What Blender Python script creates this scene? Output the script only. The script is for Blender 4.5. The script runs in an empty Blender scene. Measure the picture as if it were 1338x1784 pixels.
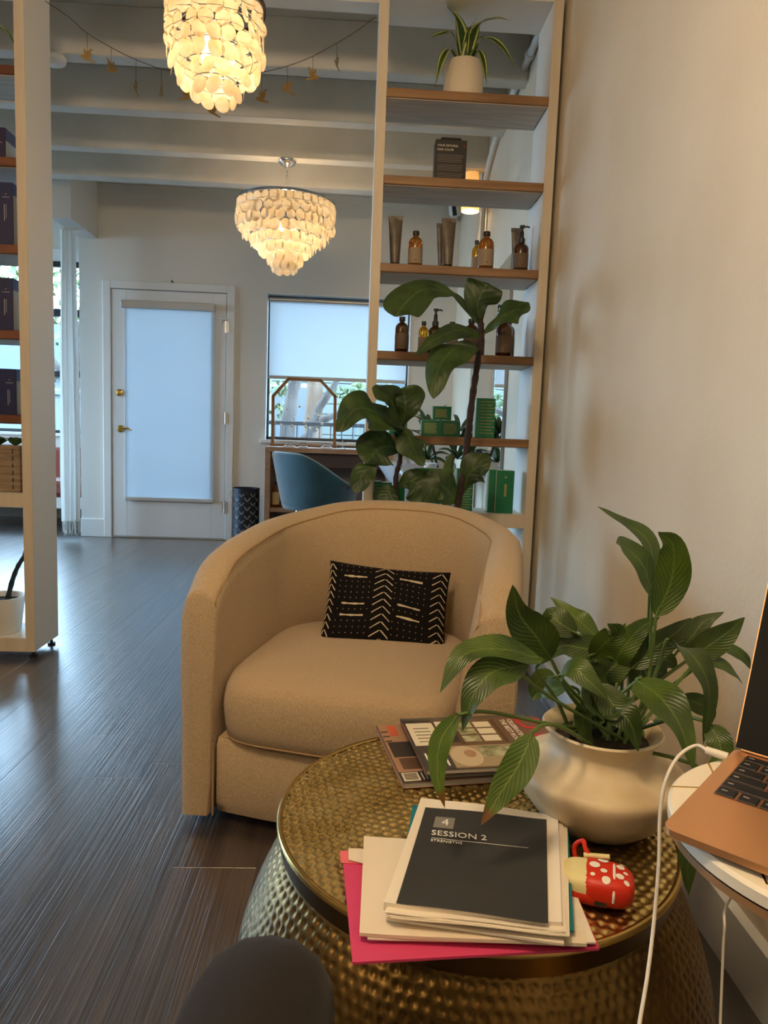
import bpy, bmesh, math, random
import numpy as np
from mathutils import Vector, Matrix
random.seed(7)
PI = math.pi
scene = bpy.context.scene
COL = scene.collection

# ------------------------------------------------------------------ camera
IMG_W, IMG_H, FOCAL = 1338.0, 1784.0, 1240.0
CAM_Z = 0.95
YAW, PITCH, ROLL = math.radians(2.74), math.radians(6.34), math.radians(2.11)
_f = np.array([math.sin(YAW)*math.cos(PITCH), math.cos(YAW)*math.cos(PITCH), -math.sin(PITCH)])
_r0 = np.array([math.cos(YAW), -math.sin(YAW), 0.0])
_u0 = np.cross(_r0, _f)
CR = math.cos(ROLL)*_r0 + math.sin(ROLL)*_u0
CU = -math.sin(ROLL)*_r0 + math.cos(ROLL)*_u0
CF = _f
CC = np.array([0.0, 0.0, CAM_Z])
cam_data = bpy.data.cameras.new('camera')
cam_data.sensor_fit = 'VERTICAL'
cam_data.sensor_height = 24.0
cam_data.lens = FOCAL/IMG_H*24.0
cam_data.clip_start = 0.02
cam_data.clip_end = 200
cam = bpy.data.objects.new('camera', cam_data)
M = Matrix.Identity(4)
for i in range(3):
    M[i][0], M[i][1], M[i][2], M[i][3] = CR[i], CU[i], -CF[i], CC[i]
cam.matrix_world = M
COL.objects.link(cam)
scene.camera = cam

# ------------------------------------------------------------------ light and exposure
vs = scene.view_settings
vs.view_transform = 'Standard'
vs.look = 'None'
vs.gamma = 1.0
vs.use_curve_mapping = False
vs.exposure = 0.72
world = bpy.data.worlds.new('sky')
scene.world = world
world.use_nodes = True
bg = world.node_tree.nodes['Background']
bg.inputs[0].default_value = (0.46, 0.73, 1.0, 1)
bg.inputs[1].default_value = 12.5
scene.cycles.max_bounces = 9
scene.cycles.diffuse_bounces = 5
scene.cycles.glossy_bounces = 4
scene.cycles.transmission_bounces = 6
scene.cycles.transparent_max_bounces = 10
scene.cycles.sample_clamp_indirect = 4.0
scene.cycles.caustics_reflective = False
scene.cycles.caustics_refractive = False

def lamp(name, loc, energy, color, radius=0.1, kind='POINT', **kw):
    l = bpy.data.lights.new(name, kind)
    l.energy = energy
    l.color = color
    if kind == 'POINT': l.shadow_soft_size = radius
    for k, v in kw.items(): setattr(l, k, v)
    o = bpy.data.objects.new(name, l)
    o.location = loc
    COL.objects.link(o)
    return o
WARM = (1.0, 0.735, 0.46)
# two more warm ceiling pendants of the waiting room, above and behind the photographer
lamp('pendant_bulb_behind', (-0.38, 0.26, 2.3), 42, WARM, 0.16)
lamp('pendant_bulb_behind', (-2.2, -0.85, 2.3), 26, WARM, 0.16)

def portal(loc, rot, sx, sy):
    l = bpy.data.lights.new('window_portal', 'AREA')
    l.shape = 'RECTANGLE'; l.size = sx; l.size_y = sy
    l.cycles.is_portal = True
    o = bpy.data.objects.new('window_portal', l)
    o.location = loc; o.rotation_euler = rot
    COL.objects.link(o)

# ------------------------------------------------------------------ helpers
def ony(x, y, Y):
    d = CF*FOCAL + CR*(x-IMG_W/2) - CU*(y-IMG_H/2)
    return Vector(CC + d*(Y/d[1]))
def onz(x, y, z):
    d = CF*FOCAL + CR*(x-IMG_W/2) - CU*(y-IMG_H/2)
    return Vector(CC + d*((z-CAM_Z)/d[2]))
def onx(x, y, X):
    d = CF*FOCAL + CR*(x-IMG_W/2) - CU*(y-IMG_H/2)
    return Vector(CC + d*(X/d[0]))
def V(*a): return Vector(a)
def srgb(r, g, b):
    f = lambda c: (c/255/12.92) if c/255 <= 0.04045 else ((c/255+0.055)/1.055)**2.4
    return (f(r), f(g), f(b), 1.0)

MATS = {}
def mat(name, col, rough=0.5, metal=0.0, col2=None, nscale=8.0, stretch=(1, 1, 1), bump=0.0, bscale=None,
        detail=4.0, spec=0.5, sheen=0.0, objrand=0.0, trans=0.0, emit=None, estr=0.0, coat=0.0, alpha=1.0, bdist=0.004, coords='Object', ramp=(0.35, 0.65), bstretch=None, sss=0.0):
    if name in MATS: return MATS[name]
    m = bpy.data.materials.new(name); m.use_nodes = True
    nt = m.node_tree; N = nt.nodes; L = nt.links
    b = N['Principled BSDF']
    b.inputs['Base Color'].default_value = col
    b.inputs['Roughness'].default_value = rough
    b.inputs['Metallic'].default_value = metal
    b.inputs['Specular IOR Level'].default_value = spec
    b.inputs['Transmission Weight'].default_value = trans
    b.inputs['Coat Weight'].default_value = coat
    b.inputs['Alpha'].default_value = alpha
    if sheen:
        b.inputs['Sheen Weight'].default_value = sheen
        b.inputs['Sheen Roughness'].default_value = 0.5
    if emit is not None:
        b.inputs['Emission Color'].default_value = emit
        b.inputs['Emission Strength'].default_value = estr
    vec = None
    if col2 is not None or bump or objrand:
        tc = N.new('ShaderNodeTexCoord')
        mp = N.new('ShaderNodeMapping')
        L.new(tc.outputs[coords], mp.inputs['Vector'])
        mp.inputs['Scale'].default_value = stretch
        vec = mp.outputs['Vector']
        if objrand:
            oi = N.new('ShaderNodeObjectInfo')
            mul = N.new('ShaderNodeVectorMath'); mul.operation = 'MULTIPLY_ADD'
            cmb = N.new('ShaderNodeCombineXYZ')
            for k in range(3): L.new(oi.outputs['Random'], cmb.inputs[k])
            mul.inputs[1].default_value = (37, 53, 71)
            L.new(cmb.outputs[0], mul.inputs[0]); L.new(vec, mul.inputs[2])
            vec = mul.outputs[0]
    base = None
    if col2 is not None:
        nz = N.new('ShaderNodeTexNoise'); nz.inputs['Scale'].default_value = nscale; nz.inputs['Detail'].default_value = detail
        L.new(vec, nz.inputs['Vector'])
        cr = N.new('ShaderNodeValToRGB')
        cr.color_ramp.elements[0].position = ramp[0]; cr.color_ramp.elements[0].color = col
        cr.color_ramp.elements[1].position = ramp[1]; cr.color_ramp.elements[1].color = col2
        L.new(nz.outputs['Fac'], cr.inputs['Fac'])
        base = cr.outputs['Color']
    if objrand:
        if base is None:
            rgb = N.new('ShaderNodeRGB'); rgb.outputs[0].default_value = col; base = rgb.outputs[0]
        hs = N.new('ShaderNodeHueSaturation')
        mr = N.new('ShaderNodeMapRange')
        mr.inputs['To Min'].default_value = 1-objrand; mr.inputs['To Max'].default_value = 1+objrand
        L.new(oi.outputs['Random'], mr.inputs['Value']); L.new(mr.outputs[0], hs.inputs['Value'])
        L.new(base, hs.inputs['Color']); base = hs.outputs['Color']
    if base is not None: L.new(base, b.inputs['Base Color'])
    if bump:
        nb = N.new('ShaderNodeTexNoise'); nb.inputs['Scale'].default_value = bscale or nscale; nb.inputs['Detail'].default_value = 3
        if bstretch:
            mp2 = N.new('ShaderNodeMapping'); L.new(tc.outputs[coords], mp2.inputs['Vector']); mp2.inputs['Scale'].default_value = bstretch
            L.new(mp2.outputs[0], nb.inputs['Vector'])
        else: L.new(vec, nb.inputs['Vector'])
        bp = N.new('ShaderNodeBump'); bp.inputs['Strength'].default_value = bump; bp.inputs['Distance'].default_value = bdist
        L.new(nb.outputs['Fac'], bp.inputs['Height']); L.new(bp.outputs[0], b.inputs['Normal'])
    MATS[name] = m
    return m

def translucent(name, col, frac, rough=0.9, col2=None, nscale=6):
    """thin cloth / shell that lets light through: diffuse + translucent"""
    if name in MATS: return MATS[name]
    m = bpy.data.materials.new(name); m.use_nodes = True
    nt = m.node_tree; N = nt.nodes; L = nt.links
    b = N['Principled BSDF']; b.inputs['Base Color'].default_value = col; b.inputs['Roughness'].default_value = rough
    t = N.new('ShaderNodeBsdfTranslucent'); t.inputs['Color'].default_value = col
    if col2 is not None:
        tc = N.new('ShaderNodeTexCoord'); oi = N.new('ShaderNodeObjectInfo')
        ad = N.new('ShaderNodeVectorMath'); ad.operation = 'ADD'
        L.new(tc.outputs['Object'], ad.inputs[0]); L.new(oi.outputs['Location'], ad.inputs[1])
        nz = N.new('ShaderNodeTexNoise'); nz.inputs['Scale'].default_value = nscale
        L.new(ad.outputs[0], nz.inputs['Vector'])
        cr = N.new('ShaderNodeValToRGB'); cr.color_ramp.elements[0].color = col; cr.color_ramp.elements[1].color = col2
        cr.color_ramp.elements[0].position = .35; cr.color_ramp.elements[1].position = .7
        L.new(nz.outputs['Fac'], cr.inputs[0]); L.new(cr.outputs[0], t.inputs['Color']); L.new(cr.outputs[0], b.inputs['Base Color'])
    mx = N.new('ShaderNodeMixShader'); mx.inputs[0].default_value = frac
    L.new(b.outputs[0], mx.inputs[1]); L.new(t.outputs[0], mx.inputs[2])
    L.new(mx.outputs[0], N['Material Output'].inputs['Surface'])
    MATS[name] = m
    return m

def clear_glass(name, tint=(1, 1, 1, 1), refl=0.08):
    if name in MATS: return MATS[name]
    m = bpy.data.materials.new(name); m.use_nodes = True
    nt = m.node_tree; N = nt.nodes; L = nt.links
    N.remove(N['Principled BSDF'])
    t = N.new('ShaderNodeBsdfTransparent'); t.inputs[0].default_value = tint
    g = N.new('ShaderNodeBsdfGlossy'); g.inputs['Roughness'].default_value = 0.02
    lw = N.new('ShaderNodeLayerWeight'); lw.inputs[0].default_value = 0.25
    mu = N.new('ShaderNodeMath'); mu.operation = 'MULTIPLY_ADD'; mu.inputs[1].default_value = 0.5; mu.inputs[2].default_value = refl*0.3
    L.new(lw.outputs['Fresnel'], mu.inputs[0])
    mx = N.new('ShaderNodeMixShader'); L.new(mu.outputs[0], mx.inputs[0])
    L.new(t.outputs[0], mx.inputs[1]); L.new(g.outputs[0], mx.inputs[2])
    L.new(mx.outputs[0], N['Material Output'].inputs['Surface'])
    MATS[name] = m
    return m

class MB:
    """collects shapes; build() links them as ONE mesh object"""
    def __init__(s): s.v = []; s.f = []; s.uv = None
    def add(s, verts, faces):
        n = len(s.v)
        s.v += [tuple(p) for p in verts]
        s.f += [tuple(i+n for i in q) for q in faces]
        return s
    def box(s, x0, x1, y0, y1, z0, z1, bev=0.0, M=None):
        if bev <= 0:
            vs_ = [(x, y, z) for z in (z0, z1) for y in (y0, y1) for x in (x0, x1)]
            fs = [(0, 2, 3, 1), (4, 5, 7, 6), (0, 1, 5, 4), (2, 6, 7, 3), (0, 4, 6, 2), (1, 3, 7, 5)]
        else:
            b = min(bev, (x1-x0)*.45, (y1-y0)*.45, (z1-z0)*.45)
            vs_, fs = [], []
            idx = {}
            for i, x in enumerate((x0, x1)):
                for j, y in enumerate((y0, y1)):
                    for k, z in enumerate((z0, z1)):
                        sx, sy, sz = (1-2*i), (1-2*j), (1-2*k)
                        idx[i, j, k, 0] = len(vs_); vs_.append((x, y+sy*b, z+sz*b))
                        idx[i, j, k, 1] = len(vs_); vs_.append((x+sx*b, y, z+sz*b))
                        idx[i, j, k, 2] = len(vs_); vs_.append((x+sx*b, y+sy*b, z))
            q = lambda *a: fs.append(tuple(idx[t] for t in a))
            q((0,0,0,0),(0,0,1,0),(0,1,1,0),(0,1,0,0)); q((1,0,0,0),(1,1,0,0),(1,1,1,0),(1,0,1,0))
            q((0,0,0,1),(1,0,0,1),(1,0,1,1),(0,0,1,1)); q((0,1,0,1),(0,1,1,1),(1,1,1,1),(1,1,0,1))
            q((0,0,0,2),(0,1,0,2),(1,1,0,2),(1,0,0,2)); q((0,0,1,2),(1,0,1,2),(1,1,1,2),(0,1,1,2))
            for a in (0, 1):
                for c in (0, 1):
                    q((a,c,0,0),(a,c,0,1),(a,c,1,1),(a,c,1,0)); q((a,0,c,0),(a,0,c,2),(a,1,c,2),(a,1,c,0)); q((0,a,c,1),(0,a,c,2),(1,a,c,2),(1,a,c,1))
                    for d in (0, 1): q((a,c,d,0),(a,c,d,1),(a,c,d,2))
        if M is not None: vs_ = [M @ Vector(p) for p in vs_]
        return s.add(vs_, fs)
    def lathe(s, prof, n=32, c=(0, 0, 0), a0=0.0, a1=2*PI, cap0=True, cap1=True, M=None):
        full = abs(a1-a0-2*PI) < 1e-6
        vs_, fs = [], []
        m = n if full else n+1
        for (r, z) in prof:
            for i in range(m):
                a = a0+(a1-a0)*i/n
                vs_.append(Vector((c[0]+r*math.cos(a), c[1]+r*math.sin(a), c[2]+z)))
        for k in range(len(prof)-1):
            for i in range(n):
                j = (i+1) % m
                fs.append((k*m+i, k*m+j, (k+1)*m+j, (k+1)*m+i))
        if full:
            if cap0 and prof[0][0] > 1e-6: fs.append(tuple(range(m))[::-1])
            if cap1 and prof[-1][0] > 1e-6: fs.append(tuple(range((len(prof)-1)*m, len(prof)*m)))
        if M is not None: vs_ = [M @ p for p in vs_]
        return s.add(vs_, fs)
    def tube(s, pts, rad, n=8, cap=True):
        pts = [Vector(p) for p in pts]
        rads = rad if isinstance(rad, (list, tuple)) else [rad]*len(pts)
        vs_, fs = [], []
        prev = None
        for i, p in enumerate(pts):
            t = (pts[min(i+1, len(pts)-1)]-pts[max(i-1, 0)])
            t = t.normalized() if t.length > 1e-9 else Vector((0, 0, 1))
            if prev is None:
                ref = Vector((0, 0, 1)) if abs(t.z) < .9 else Vector((1, 0, 0))
                a = t.cross(ref).normalized()
            else:
                a = (prev-t*prev.dot(t))
                a = a.normalized() if a.length > 1e-6 else t.orthogonal().normalized()
            prev = a; b = t.cross(a)
            for k in range(n):
                th = 2*PI*k/n
                vs_.append(p+(a*math.cos(th)+b*math.sin(th))*rads[i])
        for i in range(len(pts)-1):
            for k in range(n):
                fs.append((i*n+k, i*n+(k+1) % n, (i+1)*n+(k+1) % n, (i+1)*n+k))
        if cap:
            fs.append(tuple(range(n))[::-1]); fs.append(tuple(range((len(pts)-1)*n, len(pts)*n)))
        return s.add(vs_, fs)
    def prism(s, poly, d, M=None):
        """poly: list of (x,y); extruded 0..d in z"""
        n = len(poly)
        vs_ = [Vector((x, y, 0)) for x, y in poly]+[Vector((x, y, d)) for x, y in poly]
        fs = [tuple(range(n))[::-1], tuple(range(n, 2*n))]+[(i, (i+1) % n, n+(i+1) % n, n+i) for i in range(n)]
        if M is not None: vs_ = [M @ p for p in vs_]
        return s.add(vs_, fs)
    def quad(s, a, b, c, d): return s.add([a, b, c, d], [(0, 1, 2, 3)])
    def mesh(s, name, m=None, smooth=False, angle=None):
        me = bpy.data.meshes.new(name)
        me.from_pydata([tuple(p) for p in s.v], [], s.f)
        if s.uv:
            ul = me.uv_layers.new(name='uv')
            for lp in me.loops: ul.data[lp.index].uv = s.uv[lp.vertex_index]
        if m is not None: me.materials.append(m)
        me.update()
        bm_ = bmesh.new(); bm_.from_mesh(me); bmesh.ops.recalc_face_normals(bm_, faces=bm_.faces); bm_.to_mesh(me); bm_.free()
        if smooth:
            me.polygons.foreach_set('use_smooth', [True]*len(me.polygons))
            if angle is not None:
                try: me.set_sharp_from_angle(angle=math.radians(angle))
                except Exception: pass
        return me
    def build(s, name, m, parent=None, smooth=False, angle=40, loc=None):
        if loc is not None:
            l = Vector(loc); s.v = [tuple(Vector(p)-l) for p in s.v]
        elif parent is not None:
            inv = thing_matrix(parent).inverted()
            s.v = [tuple(inv @ Vector(p)) for p in s.v]
        o = bpy.data.objects.new(name, s.mesh(name, m, smooth, angle))
        COL.objects.link(o)
        if loc is not None: o.location = loc
        if parent is not None: o.parent = parent
        return o
def thing_matrix(o):
    Mx = o.matrix_basis.copy()
    while o.parent is not None:
        o = o.parent; Mx = o.matrix_basis @ Mx
    return Mx
def tag(o, label=None, cat=None, group=None, kind=None):
    if label: o['label'] = label
    if cat: o['category'] = cat
    if group: o['group'] = group
    if kind: o['kind'] = kind
    return o
def thing(name, label, cat, loc=(0, 0, 0), rz=0.0, group=None):
    o = bpy.data.objects.new(name, None); COL.objects.link(o)
    o.empty_display_size = 0.05
    o.location = loc; o.rotation_euler = (0, 0, rz)
    o.matrix_basis = Matrix.Translation(Vector(loc)) @ Matrix.Rotation(rz, 4, 'Z')
    return tag(o, label, cat, group)
def inst(me, name, parent, Mx):
    """object sharing mesh data; Mx in world space"""
    o = bpy.data.objects.new(name, me); COL.objects.link(o)
    if parent is not None:
        o.parent = parent
        Mx = thing_matrix(parent).inverted() @ Mx
    o.matrix_basis = Mx
    return o
def struct(o): o['kind'] = 'structure'; return o
def text_mesh(txt, size, depth=0.0004, align='LEFT'):
    cu = bpy.data.curves.new('lettering', 'FONT')
    cu.body = txt; cu.size = size; cu.extrude = depth; cu.align_x = align; cu.resolution_u = 2
    o = bpy.data.objects.new('lettering', cu)
    me = bpy.data.meshes.new_from_object(o)
    bpy.data.objects.remove(o); bpy.data.curves.remove(cu)
    me.name = 'lettering'
    return me
def lettering(txt, size, m, parent, Mx, align='LEFT', name='lettering'):
    me = text_mesh(txt, size, 0.0003, align)
    me.materials.clear(); me.materials.append(m)
    return inst(me, name, parent, Mx)
def frame(o, x, y):
    """matrix with origin o, x axis x, y axis y"""
    x = Vector(x).normalized(); y = Vector(y); z = x.cross(y).normalized(); y = z.cross(x)
    Mx = Matrix.Identity(4)
    for i in range(3): Mx[i][0], Mx[i][1], Mx[i][2], Mx[i][3] = x[i], y[i], z[i], o[i]
    return Mx
def smoothstep(a, b, x):
    t = max(0, min(1, (x-a)/(b-a))); return t*t*(3-2*t)
def catmull(pts, n):
    pts = [Vector(p) for p in pts]
    P = [2*pts[0]-pts[1]]+pts+[2*pts[-1]-pts[-2]]
    out = []
    segs = len(pts)-1
    for k in range(n+1):
        t = k/n*segs; i = min(int(t), segs-1); t -= i
        a, b, c, d = P[i:i+4]
        out.append(0.5*((2*b)+(c-a)*t+(2*a-5*b+4*c-d)*t*t+(3*b-a-3*c+d)*t**3))
    return out

#@@STRUCT
# ================================================================== STRUCTURE
FAR_Y = 6.01
WALL_L = -2.24           # left end of the far wall, the alcove begins here
ALC_Y = 7.12
CEIL = 2.84
ROOM_L, ROOM_B = -5.2, -2.6
def wallx(y): return 0.727+0.0205*(y-1.2)

PAINT = mat('white_wall_paint', srgb(232, 219, 196), 0.7, bump=0.5, bscale=75, col2=srgb(224, 210, 186), nscale=2.5, bdist=0.003)
PAINT_F = mat('far_wall_paint', srgb(222, 219, 212), 0.7, bump=0.12, bscale=60, bdist=0.002)
TRIMW = mat('white_trim_paint', srgb(228, 228, 226), 0.45)
CEILW = mat('white_ceiling_paint', srgb(222, 220, 212), 0.6, bump=0.2, bscale=14, col2=srgb(208, 204, 194), nscale=3, bdist=0.004)

# ---- floor planks
def plank_material():
    m = bpy.data.materials.new('dark_vinyl_plank'); m.use_nodes = True
    nt = m.node_tree; N = nt.nodes; L = nt.links; b = N['Principled BSDF']
    tc = N.new('ShaderNodeTexCoord'); geo = N.new('ShaderNodeNewGeometry')
    oi = N.new('ShaderNodeObjectInfo')
    cmb = N.new('ShaderNodeCombineXYZ')
    for k in range(3): L.new(oi.outputs['Random'], cmb.inputs[k])
    mul = N.new('ShaderNodeVectorMath'); mul.operation = 'MULTIPLY_ADD'; mul.inputs[1].default_value = (9, 31, 17)
    L.new(cmb.outputs[0], mul.inputs[0]); L.new(geo.outputs['Position'], mul.inputs[2])
    mp = N.new('ShaderNodeMapping'); mp.inputs['Scale'].default_value = (26, 1.3, 1); L.new(mul.outputs[0], mp.inputs[0])
    mp2 = N.new('ShaderNodeMapping'); mp2.inputs['Scale'].default_value = (95, 1.6, 1); L.new(mul.outputs[0], mp2.inputs[0])
    n1 = N.new('ShaderNodeTexNoise'); n1.inputs['Scale'].default_value = 1.0; n1.inputs['Detail'].default_value = 5; n1.inputs['Distortion'].default_value = 0.6; L.new(mp.outputs[0], n1.inputs['Vector'])
    n2 = N.new('ShaderNodeTexNoise'); n2.inputs['Scale'].default_value = 1.6; n2.inputs['Detail'].default_value = 3; n2.inputs['Distortion'].default_value = 0.4; L.new(mp2.outputs[0], n2.inputs['Vector'])
    cr = N.new('ShaderNodeValToRGB')
    cr.color_ramp.elements[0].position = 0.3; cr.color_ramp.elements[0].color = srgb(30, 24, 23)
    cr.color_ramp.elements[1].position = 0.72; cr.color_ramp.elements[1].color = srgb(78, 66, 60)
    L.new(n1.outputs['Fac'], cr.inputs[0])
    hs = N.new('ShaderNodeHueSaturation'); mr = N.new('ShaderNodeMapRange'); mr.inputs['To Min'].default_value = .72; mr.inputs['To Max'].default_value = 1.25
    L.new(oi.outputs['Random'], mr.inputs[0]); L.new(mr.outputs[0], hs.inputs['Value']); L.new(cr.outputs[0], hs.inputs['Color'])
    L.new(hs.outputs[0], b.inputs['Base Color'])
    bp = N.new('ShaderNodeBump'); bp.inputs['Strength'].default_value = 0.85; bp.inputs['Distance'].default_value = 0.0022
    L.new(n2.outputs['Fac'], bp.inputs['Height']); L.new(bp.outputs[0], b.inputs['Normal'])
    b.inputs['Roughness'].default_value = 0.34
    b.inputs['IOR'].default_value = 1.75
    b.inputs['Specular IOR Level'].default_value = 0.75
    b.inputs['Coat Weight'].default_value = 0.9
    b.inputs['Coat Roughness'].default_value = 0.26
    b.inputs['Coat IOR'].default_value = 1.7
    return m
PLANK = plank_material()
SUB = mat('subfloor_dark', srgb(30, 25, 23), 0.6)
floor = struct(MB().box(ROOM_L, 1.0, ROOM_B, ALC_Y, -0.08, -0.006).build('floor', SUB, loc=(0, 0, 0)))
PW, PL = 0.18, 1.22
rng = random.Random(3)
ix = 0
x = -4.14
while x < 0.86:
    x1 = x+PW
    yend = ALC_Y if x1 <= WALL_L+0.02 else FAR_Y
    y = -0.9-rng.random()*PL
    if x < -2.3: y += PL*1.0
    while y < yend:
        y1 = min(y+PL, yend)
        a, b_ = max(y, -1.2), y1
        if b_-a > 0.02:
            g = 0.0001
            c = ((x+x1)/2, (a+b_)/2, 0)
            MB().box(x+g, x1-g, a+g, b_-g, -0.006, 0.0, bev=0.0004).build('plank', PLANK, loc=c).parent = floor
        y = y1
    x = x1
# the rest of the floor, out of the picture
MB().box(ROOM_L, -4.14, ROOM_B, ALC_Y, -0.006, 0.0).build('plank', PLANK, loc=(-4.7, 2, 0)).parent = floor
MB().box(-4.14, 0.9, ROOM_B, -1.2, -0.006, 0.0).build('plank', PLANK, loc=(-1.7, -1.9, 0)).parent = floor

# ---- walls
DX0, DX1, DZ1 = -1.985, -1.053, 2.03
WX0, WX1, WZ0, WZ1 = -0.735, 0.455, 0.86, 2.05
T = 0.16
w = MB()
w.box(WALL_L, DX0, FAR_Y, FAR_Y+T, 0, CEIL)
w.box(DX0, DX1, FAR_Y, FAR_Y+T, DZ1, CEIL)
w.box(DX1, WX0, FAR_Y, FAR_Y+T, 0, CEIL)
w.box(WX0, WX1, FAR_Y, FAR_Y+T, 0, WZ0)
w.box(WX0, WX1, FAR_Y, FAR_Y+T, WZ1, CEIL)
w.box(WX1, 1.0, FAR_Y, FAR_Y+T, 0, CEIL)
struct(w.build('wall_far', PAINT_F, loc=(0, FAR_Y, 0)))
struct(MB().box(WALL_L, WALL_L+0.12, FAR_Y+T, ALC_Y, 0, CEIL).build('wall_alcove', PAINT_F, loc=(WALL_L, FAR_Y, 0)))
w = MB()
a, b_ = ROOM_B-0.1, FAR_Y+T
w.add([(wallx(a), a, 0), (wallx(b_), b_, 0), (wallx(b_)+.15, b_, 0), (wallx(a)+.15, a, 0),
       (wallx(a), a, CEIL), (wallx(b_), b_, CEIL), (wallx(b_)+.15, b_, CEIL), (wallx(a)+.15, a, CEIL)],
      [(0, 3, 2, 1), (4, 5, 6, 7), (0, 1, 5, 4), (1, 2, 6, 5), (2, 3, 7, 6), (3, 0, 4, 7)])
struct(w.build('wall_right', PAINT, loc=(0.7, 2, 0)))
LY0, LY1, LZ0, LZ1 = 3.7, 6.7, 0.45, 2.3      # unseen window added to the left wall, for daylight on the floor
w = MB()
w.box(ROOM_L-.15, ROOM_L, ROOM_B, LY0, 0, CEIL); w.box(ROOM_L-.15, ROOM_L, LY1, ALC_Y, 0, CEIL)
w.box(ROOM_L-.15, ROOM_L, LY0, LY1, 0, LZ0); w.box(ROOM_L-.15, ROOM_L, LY0, LY1, LZ1, CEIL)
struct(w.build('wall_left', PAINT_F, loc=(ROOM_L, 2, 0)))
struct(MB().box(ROOM_L, 0.9, ROOM_B-.15, ROOM_B, 0, CEIL).build('wall_back', PAINT_F, loc=(-2, ROOM_B, 0)))
# alcove window wall, opening x -5.0 .. -2.36, z .83 .. 2.47
AX0, AX1, AZ0, AZ1 = -4.9, -2.34, 0.83, 2.47
w = MB()
w.box(ROOM_L, AX0, ALC_Y, ALC_Y+T, 0, CEIL); w.box(AX1, WALL_L+.12, ALC_Y, ALC_Y+T, 0, CEIL)
w.box(AX0, AX1, ALC_Y, ALC_Y+T, 0, AZ0); w.box(AX0, AX1, ALC_Y, ALC_Y+T, AZ1, CEIL)
struct(w.build('wall_window_side', PAINT_F, loc=(-3.6, ALC_Y, 0)))
ceil_o = struct(MB().box(ROOM_L-.15, 1.0, ROOM_B-.15, ALC_Y+T, CEIL, CEIL+.12).build('ceiling', CEILW, loc=(-2, 2, CEIL)))
BZ = 2.62
BEAMS = [5.22, 4.693, 4.129, 3.57, 3.028, 2.474, 1.92, 1.37, .81, .26, -.29, -.85, -1.40, -1.95, -2.5]
for yb in BEAMS:
    tk = 0.055 if yb == 5.22 else 0.043
    xr = wallx(yb)
    MB().box(ROOM_L, xr, yb-tk, yb+tk, BZ, CEIL, bev=0.004).build('ceiling_beam', CEILW, loc=((ROOM_L+xr)/2, yb, BZ)).parent = None
for o in [o for o in COL.objects if o.name.startswith('ceiling_beam')]:
    o.location = o.location-Vector((-2, 2, CEIL)); o.parent = ceil_o
# flat board along the top of the far wall
struct(MB().box(-2.085, .82, FAR_Y-.006, FAR_Y, 2.772, CEIL, bev=.001).build('trim_2', PAINT_F, loc=(-.6, FAR_Y, 2.772)))
# soffit box at the left end of the far wall
struct(MB().box(-2.235, -2.085, 5.46, FAR_Y, 2.41, CEIL, bev=0.004).build('trim_1', PAINT_F, loc=(-2.16, 5.7, 2.41)))
# baseboards
BBH = 0.13
struct(MB().box(WALL_L, DX0-.065, FAR_Y-.018, FAR_Y, 0, BBH+.02, bev=.003).build('baseboard_far', TRIMW, loc=(-2.1, FAR_Y, 0)))
b2 = MB().box(DX1+.065, 0.8, FAR_Y-.018, FAR_Y, 0, BBH, bev=.003).build('baseboard_far', TRIMW, loc=(-.2, FAR_Y, 0)); struct(b2)
struct(MB().box(ROOM_L, WALL_L, ALC_Y-.018, ALC_Y, 0, BBH, bev=.003).build('baseboard_window_side', TRIMW, loc=(-3.6, ALC_Y, 0)))
a, b_ = ROOM_B, FAR_Y-.02
w = MB(); t_ = .016
w.add([(wallx(a), a, 0), (wallx(b_), b_, 0), (wallx(b_)-t_, b_, 0), (wallx(a)-t_, a, 0),
       (wallx(a), a, .121), (wallx(b_), b_, .121), (wallx(b_)-t_, b_, .115), (wallx(a)-t_, a, .115)],
      [(0, 3, 2, 1), (4, 5, 6, 7), (0, 1, 5, 4), (1, 2, 6, 5), (2, 3, 7, 6), (3, 0, 4, 7)])
struct(w.build('baseboard_right', TRIMW, loc=(.7, 2, 0)))

# ---- door
BRASS = mat('polished_brass', srgb(214, 176, 96), 0.22, 1.0)
STEEL = mat('satin_steel', srgb(190, 190, 190), 0.3, 1.0)
GLASS = clear_glass('window_glass')
BLIND = translucent('roller_blind_cloth', srgb(222, 230, 236), 0.46)
BLIND2 = translucent('window_blind_cloth', srgb(214, 222, 228), 0.31)
BLINDBAR = mat('blind_rail', srgb(196, 192, 184), 0.5)
DOORW = mat('white_door_paint', srgb(226, 228, 228), 0.4)
GX0, GX1, GZ0, GZ1 = -1.86, -1.165, 0.34, 1.90
door = struct(MB().box(DX0-.064, DX0, FAR_Y-.022, FAR_Y+.1, 0, DZ1+.064, bev=.004)
              .box(DX1, DX1+.064, FAR_Y-.022, FAR_Y+.1, 0, DZ1+.064, bev=.004)
              .box(DX0, DX1, FAR_Y-.022, FAR_Y+.1, DZ1, DZ1+.064, bev=.004).build('door_1', TRIMW, loc=((DX0+DX1)/2, FAR_Y, 0)))
g = .005
dl = MB()
dl.box(DX0+g, GX0, FAR_Y-.012, FAR_Y+.033, .012, DZ1-g, bev=.002); dl.box(GX1, DX1-g, FAR_Y-.012, FAR_Y+.033, .012, DZ1-g, bev=.002)
dl.box(GX0, GX1, FAR_Y-.012, FAR_Y+.033, .012, GZ0, bev=.002); dl.box(GX0, GX1, FAR_Y-.012, FAR_Y+.033, GZ1, DZ1-g, bev=.002)
leaf = dl.build('door_leaf', DOORW, door)
fr = MB()
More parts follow.
